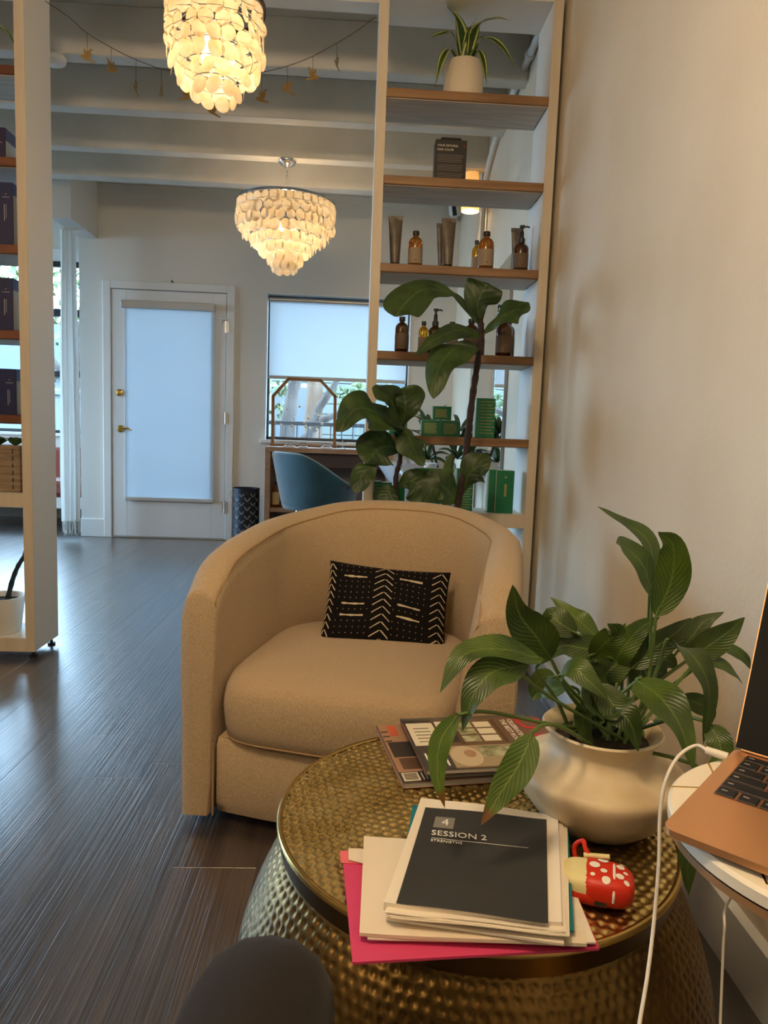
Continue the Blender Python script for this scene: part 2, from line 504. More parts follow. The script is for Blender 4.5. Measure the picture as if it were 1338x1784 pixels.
for (x0, x1, z0, z1) in ((GX0-.02, GX0+.012, GZ0-.02, GZ1+.02), (GX1-.012, GX1+.02, GZ0-.02, GZ1+.02), (GX0, GX1, GZ0-.02, GZ0+.012), (GX0, GX1, GZ1-.012, GZ1+.02)):
    fr.box(x0, x1, FAR_Y-.017, FAR_Y-.012, z0, z1, bev=.002)
fr.build('glazing_bead', DOORW, leaf)
MB().box(GX0, GX1, FAR_Y+.008, FAR_Y+.014, GZ0, GZ1).build('pane', GLASS, leaf)
MB().box(DX0, DX1, FAR_Y-.03, FAR_Y+.1, 0, .012, bev=.003).build('threshold', STEEL, door)
for zc in (1.76, 1.02, .28):
    MB().lathe([(.009, -.05), (.009, .05)], 10, (DX1-.001, FAR_Y-.02, zc)).box(DX1-.02, DX1+.02, FAR_Y-.026, FAR_Y-.021, zc-.045, zc+.045).build('hinge', STEEL, door, True)
MB().box(DX1-.06, DX1+.01, FAR_Y-.03, FAR_Y-.012, 1.815, 1.83, bev=.003).box(DX1-.05, DX1-.035, FAR_Y-.026, FAR_Y-.012, 1.79, 1.85, bev=.003).build('door_stay', TRIMW, door)
RX = Matrix.Rotation(PI/2, 4, 'X')
def rosette(name, x, z, parent, r=.03):
    Mx = Matrix.Translation((x, FAR_Y-.012, z)) @ RX
    return MB().lathe([(r, 0), (r, .005), (r*.9, .01), (r*.55, .013), (r*.5, .02)], 24, M=Mx).build(name, BRASS, parent, True)
lv = ony(211, 747, FAR_Y); dbp = ony(209, 684, FAR_Y)
h = rosette('lever_handle', lv.x, lv.z, leaf)
MB().tube([(lv.x, FAR_Y-.02, lv.z), (lv.x, FAR_Y-.055, lv.z)], .009, 10).tube(catmull([(lv.x, FAR_Y-.052, lv.z), (lv.x+.04, FAR_Y-.056, lv.z+.003), (lv.x+.075, FAR_Y-.054, lv.z+.004), (lv.x+.1, FAR_Y-.05, lv.z-.012)], 10), [.009]*4+[.008]*4+[.006]*3, 10).build('lever', BRASS, h, True)
h = rosette('deadbolt', dbp.x, dbp.z, leaf, .029)
MB().box(dbp.x-.006, dbp.x+.006, FAR_Y-.05, FAR_Y-.03, dbp.z-.016, dbp.z+.016, bev=.003).build('thumb_turn', BRASS, h)
# roller blind on the door
rb = thing('roller_blind', 'white roller blind pulled down over the glass of the door', 'blind', ((GX0+GX1)/2, FAR_Y-.03, 1.93))
bl = ony(217, 527, FAR_Y-.03); br = ony(371.5, 876, FAR_Y-.03)
MB().box(bl.x-.02, br.x+.004, FAR_Y-.075, FAR_Y-.018, 1.875, 1.935, bev=.006).build('cassette', BLINDBAR, rb)
MB().box(bl.x, br.x, FAR_Y-.0305, FAR_Y-.0295, .345, 1.89).build('blind_cloth', BLIND, rb)
MB().box(bl.x-.002, br.x+.002, FAR_Y-.04, FAR_Y-.022, .315, .345, bev=.004).build('bottom_bar', BLINDBAR, rb)
# hook above the door
hk = ony(300, 491, FAR_Y-.02)
tag(MB().box(hk.x-.012, hk.x+.012, FAR_Y-.012, FAR_Y, hk.z-.012, hk.z+.004, bev=.003).tube([(hk.x, FAR_Y-.01, hk.z-.004), (hk.x, FAR_Y-.03, hk.z-.004), (hk.x, FAR_Y-.034, hk.z+.012)], .004, 8)
    .build('wall_hook', mat('black_metal', srgb(24, 24, 26), .45, .6), loc=(hk.x, FAR_Y, hk.z)), 'tiny black hook on the wall just above the door frame', 'hook')

# ---- far window
fx = MB()
DARKF = mat('dark_bronze_frame', srgb(52, 54, 58), .4, .5)
win = struct(MB().box(WX0-.03, WX1+.03, FAR_Y-.07, FAR_Y+.05, WZ0-.03, WZ0, bev=.005).build('window_1', TRIMW, loc=((WX0+WX1)/2, FAR_Y, WZ0)))
yf = FAR_Y+.07
for n_, (x0, x1, z0, z1) in (('window_frame', (WX0, WX0+.025, WZ0, WZ1)), ('window_frame', (WX1-.025, WX1, WZ0, WZ1)), ('window_frame', (WX0, WX1, WZ0, WZ0+.025)), ('window_frame', (WX0, WX1, WZ1-.03, WZ1))):
    MB().box(x0, x1, yf, yf+.04, z0, z1, bev=.003).build(n_, DARKF, win)
MB().box(WX0+.02, WX1-.02, yf+.015, yf+.02, WZ0+.02, WZ1-.02).build('pane', GLASS, win)
rv = MB()
for (x0, x1, z0, z1) in ((WX0-.001, WX0+.008, WZ0, WZ1), (WX1-.008, WX1+.001, WZ0, WZ1), (WX0, WX1, WZ1-.008, WZ1+.001)):
    rv.box(x0, x1, FAR_Y-.005, FAR_Y+T, z0, z1)
rv.build('window_jamb', TRIMW, win)
wb = thing('roller_blind', 'white roller blind drawn halfway down the window above the vanity desk', 'blind', (-.14, FAR_Y+.02, 2.0))
zb = ony(466, 655, FAR_Y+.03).z
MB().lathe([(.022, 0), (.022, WX1-WX0-.04)], 16, M=Matrix.Translation((WX0+.02, FAR_Y+.035, 2.005)) @ Matrix.Rotation(PI/2, 4, 'Y')).build('roller_tube', STEEL, wb, True)
cl = MB()
xs = np.linspace(WX0+.025, WX1-.025, 30); zs = np.linspace(2.0, zb, 26)
vs_ = [(x, FAR_Y+.035+.006*math.sin((2.0-z)*9)*math.sin(3*x+1)*(2.0-z), z) for z in zs for x in xs]
cl.add(vs_, [(j*30+i, j*30+i+1, (j+1)*30+i+1, (j+1)*30+i) for j in range(25) for i in range(29)])
cl.build('blind_cloth', BLIND2, wb, True)
MB().box(WX0+.022, WX1-.022, FAR_Y+.024, FAR_Y+.046, zb-.02, zb+.008, bev=.005).build('bottom_bar', BLINDBAR, wb)
portal(((WX0+WX1)/2, FAR_Y+.155, (WZ0+WZ1)/2), (PI/2, 0, PI), WX1-WX0, WZ1-WZ0)
portal(((GX0+GX1)/2, FAR_Y+.155, (GZ0+GZ1)/2), (PI/2, 0, PI), GX1-GX0, GZ1-GZ0)

# ---- alcove window with dark bars
aw = struct(MB().box(AX0-.03, AX1+.03, ALC_Y-.06, ALC_Y+.04, AZ0-.03, AZ0, bev=.005).build('window_2', TRIMW, loc=((AX0+AX1)/2, ALC_Y, AZ0)))
ya = ALC_Y+.06
zb1, zb2 = 1.99, 1.405
for (x0, x1, z0, z1) in ((AX0, AX0+.04, AZ0, AZ1), (AX1-.04, AX1, AZ0, AZ1), (AX0, AX1, AZ1-.05, AZ1), (AX0, AX1, AZ0, AZ0+.03), (AX0, AX1, zb1-.035, zb1+.035), (AX0, AX1, zb2-.03, zb2+.03), (-3.66, -3.6, AZ0, AZ1)):
    MB().box(x0, x1, ya, ya+.05, z0, z1, bev=.004).build('window_frame', DARKF, aw)
for (x0, x1) in ((AX0+.04, -3.66), (-3.6, AX1-.04)):
    for (z0, z1) in ((AZ0+.03, zb2-.03), (zb2+.03, zb1-.035), (zb1+.035, AZ1-.05)):
        MB().box(x0, x1, ya+.02, ya+.026, z0, z1).build('pane', GLASS, aw)
MB().box(AX0-.08, AX1+.06, ALC_Y-.02, ALC_Y, AZ1, AZ1+.1, bev=.004).build('window_head', TRIMW, aw)
portal(((AX0+AX1)/2, ALC_Y+.155, (AZ0+AZ1)/2), (PI/2, 0, PI), AX1-AX0, AZ1-AZ0)

# ---- unseen window added in the left wall
lw = struct(MB().box(ROOM_L-.05, ROOM_L+.05, LY0-.03, LY1+.03, LZ0-.03, LZ0, bev=.005).build('window_added', TRIMW, loc=(ROOM_L, 3.5, LZ0)))
for k in range(5):
    yy = LY0+(LY1-LY0-.05)*k/4
    MB().box(ROOM_L-.12, ROOM_L-.07, yy, yy+.05, LZ0, LZ1, bev=.004).build('window_frame', DARKF, lw)
    if k < 4: MB().box(ROOM_L-.1, ROOM_L-.094, yy+.05, yy+(LY1-LY0-.05)/4, LZ0, LZ1).build('pane', GLASS, lw)
portal((ROOM_L-.14, (LY0+LY1)/2, (LZ0+LZ1)/2), (PI/2, 0, -PI/2), LY1-LY0, LZ1-LZ0)
# ================================================================== SHELVING UNITS
UNITW = mat('white_painted_wood', srgb(226, 224, 218), 0.5, bump=0.15, bscale=30, bstretch=(1, 1, .15), bdist=.002)
UNITF = mat('cream_painted_edge', srgb(212, 200, 180), 0.5, col2=srgb(204, 190, 168), nscale=3, stretch=(12, 12, 1))
OAK = mat('oiled_oak_board', srgb(150, 114, 78), 0.45, col2=srgb(124, 90, 58), nscale=3, stretch=(1.2, 14, 14), objrand=.08)
WALNUT = mat('walnut_board', srgb(120, 70, 42), 0.45, col2=srgb(92, 52, 30), nscale=3, stretch=(1.2, 14, 14), objrand=.08)
PLYG = mat('grey_board_underside', srgb(206, 192, 174), 0.6, col2=srgb(184, 170, 152), nscale=3, stretch=(1.5, 18, 18))
BLK = mat('black_rubber', srgb(18, 18, 18), .5)
U_Y0, U_Y1 = 2.82, 3.05
def shelving(label, x0, x1, zt, lev, board_m, low):
    """open unit: side panels, front edge strips, top, wooden boards, low white shelves"""
    pw = .036
    t = thing('shelving_unit', label, 'shelf', ((x0+x1)/2, U_Y0, 0))
    for (a, b) in ((x0, x0+pw), (x1-pw, x1)):
        sp = MB().box(a, b, U_Y0+.004, U_Y1, .03, zt, bev=.002).build('side_panel', UNITW, t)
        MB().box(a, b, U_Y0, U_Y0+.004, .03, zt).build('edge_strip', UNITF, sp)
        for yy in (U_Y0+.03, U_Y1-.03):
            MB().lathe([(.016, 0), (.016, .008), (.006, .01), (.006, .03)], 14, ((a+b)/2, yy, 0)).build('foot', BLK, t, True)
    MB().box(x0+pw, x1-pw, U_Y0+.004, U_Y1, zt-.035, zt, bev=.002).build('top_board', UNITW, t)
    for z in lev:
        bd = MB().box(x0+pw, x1-pw, U_Y0+.002, U_Y1-.004, z-.032, z, bev=.002).build('shelf_board', board_m, t)
        MB().box(x0+pw+.004, x1-pw-.004, U_Y0+.012, U_Y1-.008, z-.0345, z-.032).build('board_underside', PLYG, bd)
    for z, h in low:
        sh = MB().box(x0+pw, x1-pw, U_Y0+.004, U_Y1-.002, z-h, z, bev=.002).build('low_shelf', UNITW, t)
        MB().box(x0+pw, x1-pw, U_Y0, U_Y0+.004, z-h, z).build('edge_strip', UNITF, sh)
    return t
RX0, RX1 = .0505, .738
ZR = [2.236, 1.923, 1.599, 1.268, .944]
ZLOW = .642
right_unit = shelving('open white shelving unit with oak boards standing against the right wall', RX0, RX1, 2.607, ZR, OAK, [(ZLOW, .055), (.09, .055)])
LX1 = -1.239
LX0 = LX1-.69
ZL = [2.235, 1.913, 1.600, 1.285, .966]
ZLLOW = .664
left_unit = shelving('open white shelving unit with walnut boards at the left edge', LX0, LX1, 2.607, ZL, WALNUT, [(ZLLOW, .055), (.085, .055)])

# ================================================================== BARREL CHAIR
FAB = mat('beige_woven_upholstery', srgb(204, 180, 146), 0.9, col2=srgb(176, 152, 118), nscale=300, stretch=(1.6, 1.6, .6), ramp=(.25, .75), detail=2, bump=1.0, bscale=300, bstretch=(1.5, 1.5, .5), bdist=.003, sheen=.25, spec=.2)
FAB2 = mat('beige_welt_cord', srgb(168, 138, 100), 0.9, spec=.2)
TH = math.radians(14)
CH_W, CH_D = .77, .80
cc = V(-.38+CH_W/2*math.cos(TH)+CH_D/2*math.sin(TH), 1.65-CH_W/2*math.sin(TH)+CH_D/2*math.cos(TH), 0)
chair = thing('barrel_armchair', 'large beige fabric barrel armchair beside the hammered gold table', 'armchair', cc, -TH)
CM = thing_matrix(chair)
# plan path of the outer shell: left front -> back -> right front (local, front = -y)
R_ = CH_W/2
yc = CH_D/2-R_
NA, NB = 12, 36
path = []
for k in range(NA): path.append((V(-R_, -CH_D/2+(yc+CH_D/2)*k/NA, 0), V(1, 0, 0)))
for k in range(NB+1):
    a = PI-PI*k/NB
    n_ = V(math.cos(a), math.sin(a)*1.0, 0)
    path.append((V(0, yc, 0)+n_*R_, -n_))
for k in range(1, NA+1): path.append((V(R_, yc-(yc+CH_D/2)*k/NA, 0), V(-1, 0, 0)))
NS = len(path)
def rim_h(k):
    y = path[k][0].y
    return float(np.interp(y, [-.40, -.37, -.34, -.30, -.234, -.07, .1, .2, .27, .32, .385], [.585, .620, .640, .655, .668, .684, .693, .703, .714, .725, .734]))
def rim_profile(h, tt, ts, back):
    # (inward offset, z) from outer bottom over the rim to inner bottom; tt at the rim, ts at seat height
    pr = [(0.002, .025), (0.000, .12), (0, .25), (-.004, .38), (-.004, h-.10), (0.0, h-.055), (.010, h-.022), (.028, h-.006), (.05, h-.001), (tt-.014, h-.008), (tt, h-.026)]
    for k, f in enumerate((.12, .3, .5, .7, 1.0)):
        z = h-.03-(h-.03-.36)*f
        pr.append((tt+(ts-tt)*f**.8+back*math.sin(PI*min(1, f*.62+.08)), z))
    pr += [(ts, .25), (ts, .12), (ts-.008, .03)]
    return pr
shell = MB()
rows = []
for k in range(NS):
    p, n_ = path[k]
    s_ = k/(NS-1)
    b = math.sin(PI*min(1, max(0, (s_-.2)/.6)))
    rows.append([p+n_*o+V(0, 0, z) for o, z in rim_profile(rim_h(k), .088, .078+.045*smoothstep(.3, 1, s_), .004+.04*b)])
NPF = len(rows[0])
def endrows(row, sgn):
    out = []
    cx = sum((q.x for q in row))/len(row)
    mid = V((row[0].x+row[-1].x)/2, row[0].y, .3)
    for f, dy in ((.985, .006), (.95, .013), (.88, .017)):
        out.append([V(mid.x+(q.x-mid.x)*f if abs(q.x-mid.x) > 0 else q.x, q.y-dy, q.z-(1-f)*max(0, q.z-.4)*.8) for q in row])
    return out
L_ = endrows(rows[0], 1); Rr = endrows(rows[-1], 1)
allrows = L_[::-1]+rows+Rr
vs_ = [CM @ q for r in allrows for q in r]
NR = len(allrows)
fs = [(i*NPF+j, i*NPF+j+1, (i+1)*NPF+j+1, (i+1)*NPF+j) for i in range(NR-1) for j in range(NPF-1)]
# caps: strips between outer and inner side of the profile
for base in (0, (NR-1)*NPF):
    lo, hi = 0, NPF-1
    while hi-lo > 2:
        fs.append((base+lo, base+lo+1, base+hi-1, base+hi)); lo += 1; hi -= 1
    if hi-lo == 2: fs.append((base+lo, base+lo+1, base+hi))
shell.add(vs_, fs)
so = shell.build('shell', FAB, chair, True, 60)
# welt seam along the inner edge of the rim and down both arm fronts
wl = [CM @ (r[10]+V(0, 0, .001)) for r in rows]
inn0 = [CM @ (q+V(-.004, -.010, 0)) for q in rows[0][10:]]
inn1 = [CM @ (q+V(.004, -.010, 0)) for q in rows[-1][10:]]
seam = catmull(inn0[::-1]+wl[2:-2]+inn1, 260)
MB().tube(seam, .0022, 6).build('welt_seam', FAB2, so, True)
# seat cushion
def cushion_outline(n=96):
    # D shape: bowed front, rounded back
    hw, yf_, yb_ = .289, -CH_D/2-.010, .22
    pts = []
    for k in range(n):
        a = 2*PI*k/n
        c, s_ = math.cos(a), math.sin(a)
        if s_ >= 0:
            x_ = hw*math.copysign(abs(c)**.75, c); y_ = (yb_-(-.02))*abs(s_)**.8-.02
        else:
            x_ = hw*math.copysign(abs(c)**.20, c); y_ = -.02+(yf_+.02)*abs(s_)**.32
            y_ -= .03*(1-(x_/hw)**2)*smoothstep(-.1, -.39, y_)
        pts.append((x_-.0225, y_))
    return pts
ol = cushion_outline()
cen = V(-.0225, -.1, 0)
rings = []
def ring(f, z, crown=0.0):
    return [V(cen.x+(x_-cen.x)*f, cen.y+(y_-cen.y)*f, z+crown) for x_, y_ in ol]
zb_, zt_ = .205, .352
for f, z in ((.0, zb_), (.6, zb_), (.93, zb_+.002), (.98, zb_+.016), (1.0, zb_+.045), (1.012, zb_+.09), (1.006, zt_-.035), (.992, zt_-.012), (.965, zt_+.006), (.92, zt_+.015), (.82, zt_+.022), (.65, zt_+.029), (.45, zt_+.033), (.2, zt_+.035), (.0, zt_+.035)):
    rings.append(ring(f, z))
m_ = len(ol)
vs_ = [CM @ q for r in rings for q in r]
fs = [(i*m_+j, i*m_+(j+1) % m_, (i+1)*m_+(j+1) % m_, (i+1)*m_+j) for i in range(len(rings)-1) for j in range(m_)]
cu = MB().add(vs_, fs).build('seat_cushion', FAB, chair, True, 80)
MB().tube([CM @ q for q in (rings[3][k % m_]*1.0 for k in range(m_//2, m_+1))], .0025, 6).build('welt_seam', FAB2, cu, True)
# front rail under the cushion
fr_ = []
for k in range(21):
    x_ = -.302+.572*k/20
    fr_.append((x_, -CH_D/2+.004-.018*(1-((x_+.016)/.286)**2)))
pm = MB()
for z in (.03, .06, .2, .215):
    pm.v += [tuple(CM @ V(x_, y_+(.01 if z in (.03, .215) else 0), z)) for x_, y_ in fr_]
pm.f = [(i*21+j, i*21+j+1, (i+1)*21+j+1, (i+1)*21+j) for i in range(3) for j in range(20)]
n0 = len(pm.v)
pm.v += [tuple(CM @ V(x_, -.2, z)) for z in (.03, .215) for x_ in (-.302, .27)]
pm.f += [(0, 20, n0+1, n0), (63, 63+20, n0+3, n0+2)]
pm.build('front_rail', FAB, chair, True, 60)
for s_ in (-.304, .267):
    MB().tube([CM @ V(s_, -CH_D/2-.012, z) for z in (.032, .1, .15, .21)], .0025, 6).build('welt_seam', FAB2, chair, True)
MB().lathe([(.24, 0), (.24, .03)], 40, tuple(CM @ V(0, 0, 0))).build('swivel_base', BLK, chair, True)
MB().lathe([(.27, .028), (.27, .2)], 40, tuple(CM @ V(0, .02, 0))).build('inner_frame', FAB2, chair, True)

# ================================================================== PILLOW
PIL = mat('black_mudcloth', srgb(20, 17, 17), .95, bump=.4, bscale=300, bdist=.001, spec=.15)
PRINT = mat('cream_print', srgb(196, 182, 158), .9, spec=.1)
PW_, PH_ = .355, .235
tl, tr, bl_, brr = ony(572, 979, 2.06), ony(786, 996, 2.03), ony(560, 1108, 1.93), ony(776, 1136, 1.90)
pxa = ((tr-tl)+(brr-bl_))*.5; pya = ((tl-bl_)+(tr-brr))*.5
pcen = (tl+tr+bl_+brr)/4-V(0, 0, .0)
ux = pxa.normalized(); uy = (pya-ux*pya.dot(ux)).normalized(); uz = ux.cross(uy).normalized()
if uz.y > 0: uz = -uz
hw_, hh_ = pxa.length/2, max(pya.length/2, .095)+.012
pcen = pcen-uy*.012
def pil_pt(u, v, side):
    # u,v in -1..1
    pinch = 1-.05*(u*u)*(1-abs(v))-.0
    e = max(0, (1-u*u)*(1-v*v))
    d = .052*e**.45
    wob = .004*math.sin(5*u+1.3)*(1-v*v)
    x_ = u*hw_*(1-.045*(1-v*v)); y_ = v*hh_*(1-.07*(1-u*u))
    return pcen+ux*x_+uy*(y_+wob)+uz*side*(d+.003)
n1, n2 = 33, 23
pm = MB()
for side in (1, -1):
    base = len(pm.v)
    for j in range(n2):
        for i in range(n1):
            pm.v.append(tuple(pil_pt(-1+2*i/(n1-1), -1+2*j/(n2-1), side)))
    for j in range(n2-1):
        for i in range(n1-1):
            pm.f.append((base+j*n1+i, base+j*n1+i+1, base+(j+1)*n1+i+1, base+(j+1)*n1+i))
N_ = n1*n2
edge = [i for i in range(n1)]+[j*n1+n1-1 for j in range(1, n2)]+[(n2-1)*n1+i for i in range(n1-2, -1, -1)]+[j*n1 for j in range(n2-2, 0, -1)]
for a, b in zip(edge, edge[1:]+edge[:1]): pm.f.append((a, b, N_+b, N_+a))
pb = pcen-uy*hh_
pillow = thing('throw_pillow', 'small black cushion with cream dashes, dots and chevrons on the armchair', 'pillow', pb)
pm.build('pillow_cover', PIL, pillow, True, 70)
pr = MB()
def stroke(u0, v0, u1, v1, wd, jag=0.0):
    n = max(2, int(math.hypot((u1-u0)*hw_, (v1-v0)*hh_)/.008))
    d = V((u1-u0)*hw_, (v1-v0)*hh_, 0).normalized()
    nx, ny = -d.y*wd/hw_, d.x*wd/hh_
    b0 = len(pr.v)
    for k in range(n+1):
        t = k/n
        u, v = u0+(u1-u0)*t, v0+(v1-v0)*t
        j = 1+jag*(rng.random()-.5)
        for s_ in (-1, 1):
            pr.v.append(tuple(pil_pt(max(-.995, min(.995, u+nx*s_*j)), max(-.995, min(.995, v+ny*s_*j)), 1)+uz*.0008))
    for k in range(n): pr.f.append((b0+2*k, b0+2*k+1, b0+2*k+3, b0+2*k+2))
def px2uv(zx, zy):
    # print positions from the picture plane of the pillow
    return (-1+2*zx, 1-2*zy)
# left dotted panel, right dotted panel
for (xa, xb) in ((.10, .36), (.56, .82)):
    for r_ in range(14):
        yy = .06+r_*.068
        if r_ in (2, 7, 9):
            stroke(*px2uv(xa+.03, yy), *px2uv(xb-.04, yy+.005), .0028, .9)
            continue
        for k in range(6):
            u, v = px2uv(xa+(xb-xa)*k/5.3, yy)
            stroke(u-.004, v, u+.006, v, .0013)
for xc, wd_ in ((.47, .085), (.93, .07), (.02, .05)):
    for r_ in range(11):
        yy = .06+r_*.088
        stroke(*px2uv(max(.004, xc-wd_), yy+.06), *px2uv(xc-.004, yy-.01), .0014, .5)
        stroke(*px2uv(xc+.004, yy-.01), *px2uv(min(.996, xc+wd_*.8), yy+.07), .0014, .5)
pr.build('printed_pattern', PRINT, pillow, True, 60)
# ================================================================== HAMMERED TABLE
TZ = .38
TC = V(.202, 1.02, 0); TR = .2966
def hammered_material():
    m = bpy.data.materials.new('hammered_gold_metal'); m.use_nodes = True
    nt = m.node_tree; N = nt.nodes; L = nt.links; b = N['Principled BSDF']
    b.inputs['Metallic'].default_value = 1.0
    tc = N.new('ShaderNodeTexCoord')
    nz = N.new('ShaderNodeTexNoise'); nz.inputs['Scale'].default_value = 14; nz.inputs['Detail'].default_value = 5
    L.new(tc.outputs['Object'], nz.inputs['Vector'])
    cr = N.new('ShaderNodeValToRGB')
    cr.color_ramp.elements[0].position = .3; cr.color_ramp.elements[0].color = srgb(204, 172, 100)
    cr.color_ramp.elements[1].position = .7; cr.color_ramp.elements[1].color = srgb(232, 206, 140)
    L.new(nz.outputs['Fac'], cr.inputs[0]); L.new(cr.outputs[0], b.inputs['Base Color'])
    mr = N.new('ShaderNodeMapRange'); mr.inputs['To Min'].default_value = .22; mr.inputs['To Max'].default_value = .36
    L.new(nz.outputs['Fac'], mr.inputs[0]); L.new(mr.outputs[0], b.inputs['Roughness'])
    return m
GOLD = hammered_material()
GOLDS = mat('smooth_gold_rim', srgb(196, 160, 90), .26, 1.0)
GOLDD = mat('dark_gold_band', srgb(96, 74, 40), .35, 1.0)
table = thing('drum_table', 'round gold drum table with hammered dimples, holding the magazines and papers', 'table', TC)
def grid_mesh(name, P, closed, m, parent):
    """P: array rows x cols x 3 in world space"""
    nr, ncol = P.shape[:2]
    c = np.array(thing_matrix(parent).translation)
    v = (P.reshape(-1, 3)-c)
    I = np.arange(nr*ncol).reshape(nr, ncol)
    if closed: J = np.roll(I, -1, axis=1)
    else: J = I[:, 1:]; I = I[:, :-1]
    q = np.stack([I[:-1], J[:-1], J[1:], I[1:]], -1).reshape(-1, 4)
    me = bpy.data.meshes.new(name)
    me.vertices.add(len(v)); me.vertices.foreach_set('co', v.astype(np.float32).ravel())
    me.loops.add(q.size); me.loops.foreach_set('vertex_index', q.astype(np.int32).ravel())
    me.polygons.add(len(q)); me.polygons.foreach_set('loop_start', np.arange(0, q.size, 4, dtype=np.int32))
    try: me.polygons.foreach_set('loop_total', np.full(len(q), 4, dtype=np.int32))
    except Exception: pass
    me.update(calc_edges=True)
    me.polygons.foreach_set('use_smooth', np.ones(len(q), dtype=bool))
    me.materials.append(m)
    o = bpy.data.objects.new(name, me); COL.objects.link(o); o.parent = parent
    return o
def dimple(d, r, depth):
    t = np.clip(d/r, 0, 1); return -depth*(1-t*t)**2
# top: hexagonal-ish lattice of round dimples, slightly irregular
rr = np.linspace(.0, TR-.008, 118); aa = np.linspace(0, 2*PI, 560, endpoint=False)
RR, AA = np.meshgrid(rr, aa, indexing='ij')
X_, Y_ = RR*np.cos(AA), RR*np.sin(AA)
sp = .0150
def lattice_dimples(X, Y, sp, rad, depth, seed):
    rg = np.random.RandomState(seed); jt = rg.uniform(-.14, .14, (400, 400, 2))
    Z = np.zeros_like(X)
    row = np.round(Y/(sp*.866)).astype(int)
    for dr in (-1, 0, 1):
        r_ = row+dr; off = (r_ % 2)*.5
        c_ = np.round(X/sp-off).astype(int)
        for dc in (-1, 0, 1):
            k = c_+dc
            cx = (k+off+jt[r_ % 400, k % 400, 0])*sp; cy = (r_+jt[r_ % 400, k % 400, 1])*sp*.866
            Z = np.minimum(Z, dimple(np.hypot(X-cx, Y-cy), rad, depth))
    return Z
ang = .35
Xr, Yr = X_*math.cos(ang)-Y_*math.sin(ang), X_*math.sin(ang)+Y_*math.cos(ang)
Z_ = lattice_dimples(Xr, Yr, sp, .0066, .0030, 1)
P = np.stack([X_+TC.x, Y_+TC.y, Z_+TZ], -1)
grid_mesh('hammered_top', P, True, GOLD, table)
MB().lathe([(TR-.008, 0), (TR-.006, .002), (TR-.002, .002), (TR, 0), (TR, -.006)], 120, (TC.x, TC.y, TZ), cap0=False, cap1=False).build('rim', GOLDS, table, True, 50)
MB().lathe([(TR-.001, -.006), (TR-.002, -.012), (TR-.006, -.034), (TR-.014, -.036)], 120, (TC.x, TC.y, TZ), cap0=False, cap1=False).build('apron', GOLDD, table, True, 40)
# body
prof = [(.282, .346), (.292, .33), (.310, .30), (.332, .25), (.348, .20), (.356, .15), (.352, .10), (.334, .05), (.300, .012), (.292, .0)]
zz = np.array([p[1] for p in prof]); rp = np.array([p[0] for p in prof])
t_ = np.linspace(0, 1, 112); ti = np.linspace(0, 1, len(prof))
RB, ZB = np.interp(t_, ti, rp), np.interp(t_, ti, zz)
k_ = np.ones(9)/9
RB = np.convolve(np.pad(RB, 4, mode='edge'), k_, 'valid'); ZB = np.convolve(np.pad(ZB, 4, mode='edge'), k_, 'valid')
S_ = np.concatenate([[0], np.cumsum(np.hypot(np.diff(RB), np.diff(ZB)))])
aa = np.linspace(0, 2*PI, 620, endpoint=False)
SS, AA = np.meshgrid(S_, aa, indexing='ij')
spb = 2*PI*.325/124
D_ = lattice_dimples(AA*.325, SS, spb, .0070, .0028, 2)
RRb = RB[:, None]+D_; 
P = np.stack([TC.x+RRb*np.cos(AA), TC.y+RRb*np.sin(AA), np.repeat(ZB[:, None], 620, 1)], -1)
GOLDB = mat('shaded_gold_body', srgb(128, 100, 56), .36, 1.0, col2=srgb(102, 78, 42), nscale=12)  # top's gold with the shade below the rim put into the colour
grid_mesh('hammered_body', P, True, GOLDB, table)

# ================================================================== MAGAZINES
PAGE = mat('paper_page_edge', srgb(206, 196, 180), .8, col2=srgb(168, 158, 142), nscale=4, stretch=(1, 1, 260))
INK = mat('black_ink', srgb(26, 24, 24), .6)
WHITE_INK = mat('white_ink', srgb(232, 226, 212), .6)
def flat(parent, name, poly, Mx, d, m):
    """thin printed patch: poly in the local xy of Mx, d thick"""
    return MB().prism(poly, d, Mx).build(name, m, parent)
def rect(x0, y0, x1, y1): return [(x0, y0), (x1, y0), (x1, y1), (x0, y1)]
def mag(label, tlp, trp, blp, z0, th, cover, name='magazine'):
    """magazine lying flat; tl,tr,bl pixel corners on its top plane"""
    tl, tr, bl = onz(*tlp, z0+th), onz(*trp, z0+th), onz(*blp, z0+th)
    ux = (tr-tl); uy = (tl-bl)
    w_, h_ = ux.length, uy.length
    Mx = frame(bl, ux, uy)
    t = thing(name, label, 'magazine', (bl.x, bl.y, z0), group='magazines stacked on the gold table')
    lo = Mx.copy(); lo.translation = Mx.translation-Vector((0, 0, th))
    MB().box(.001, w_-.001, .001, h_-.001, 0.0006, th-.0006, M=lo).build('pages', PAGE, t)
    cv = MB().box(0, w_, 0, h_, th-.0006, th, M=lo).build('front_cover', cover, t)
    MB().box(0, w_, 0, h_, 0, .0006, M=lo).box(0, .001, 0, h_, 0, th, M=lo).build('back_cover', cover, t)
    return t, cv, Mx, w_, h_
C_TAN = mat('magazine_cover_tan', srgb(168, 128, 98), .35)
C_DARK = mat('magazine_cover_dark', srgb(58, 50, 46), .3)
C_BROWN = mat('magazine_cover_brown', srgb(108, 84, 60), .3)
C_GREY = mat('magazine_cover_grey', srgb(92, 84, 74), .35)
C_RED = mat('magazine_red', srgb(206, 48, 50), .4)
C_CREAM = mat('magazine_cream', srgb(226, 214, 186), .45)
C_GREEN = mat('magazine_foliage', srgb(110, 112, 72), .5, col2=srgb(190, 186, 150), nscale=60)
C_ORANGE = mat('magazine_orange', srgb(198, 92, 58), .5)
C_WOOD = mat('magazine_wood', srgb(92, 66, 46), .5)
mz = TZ+.001
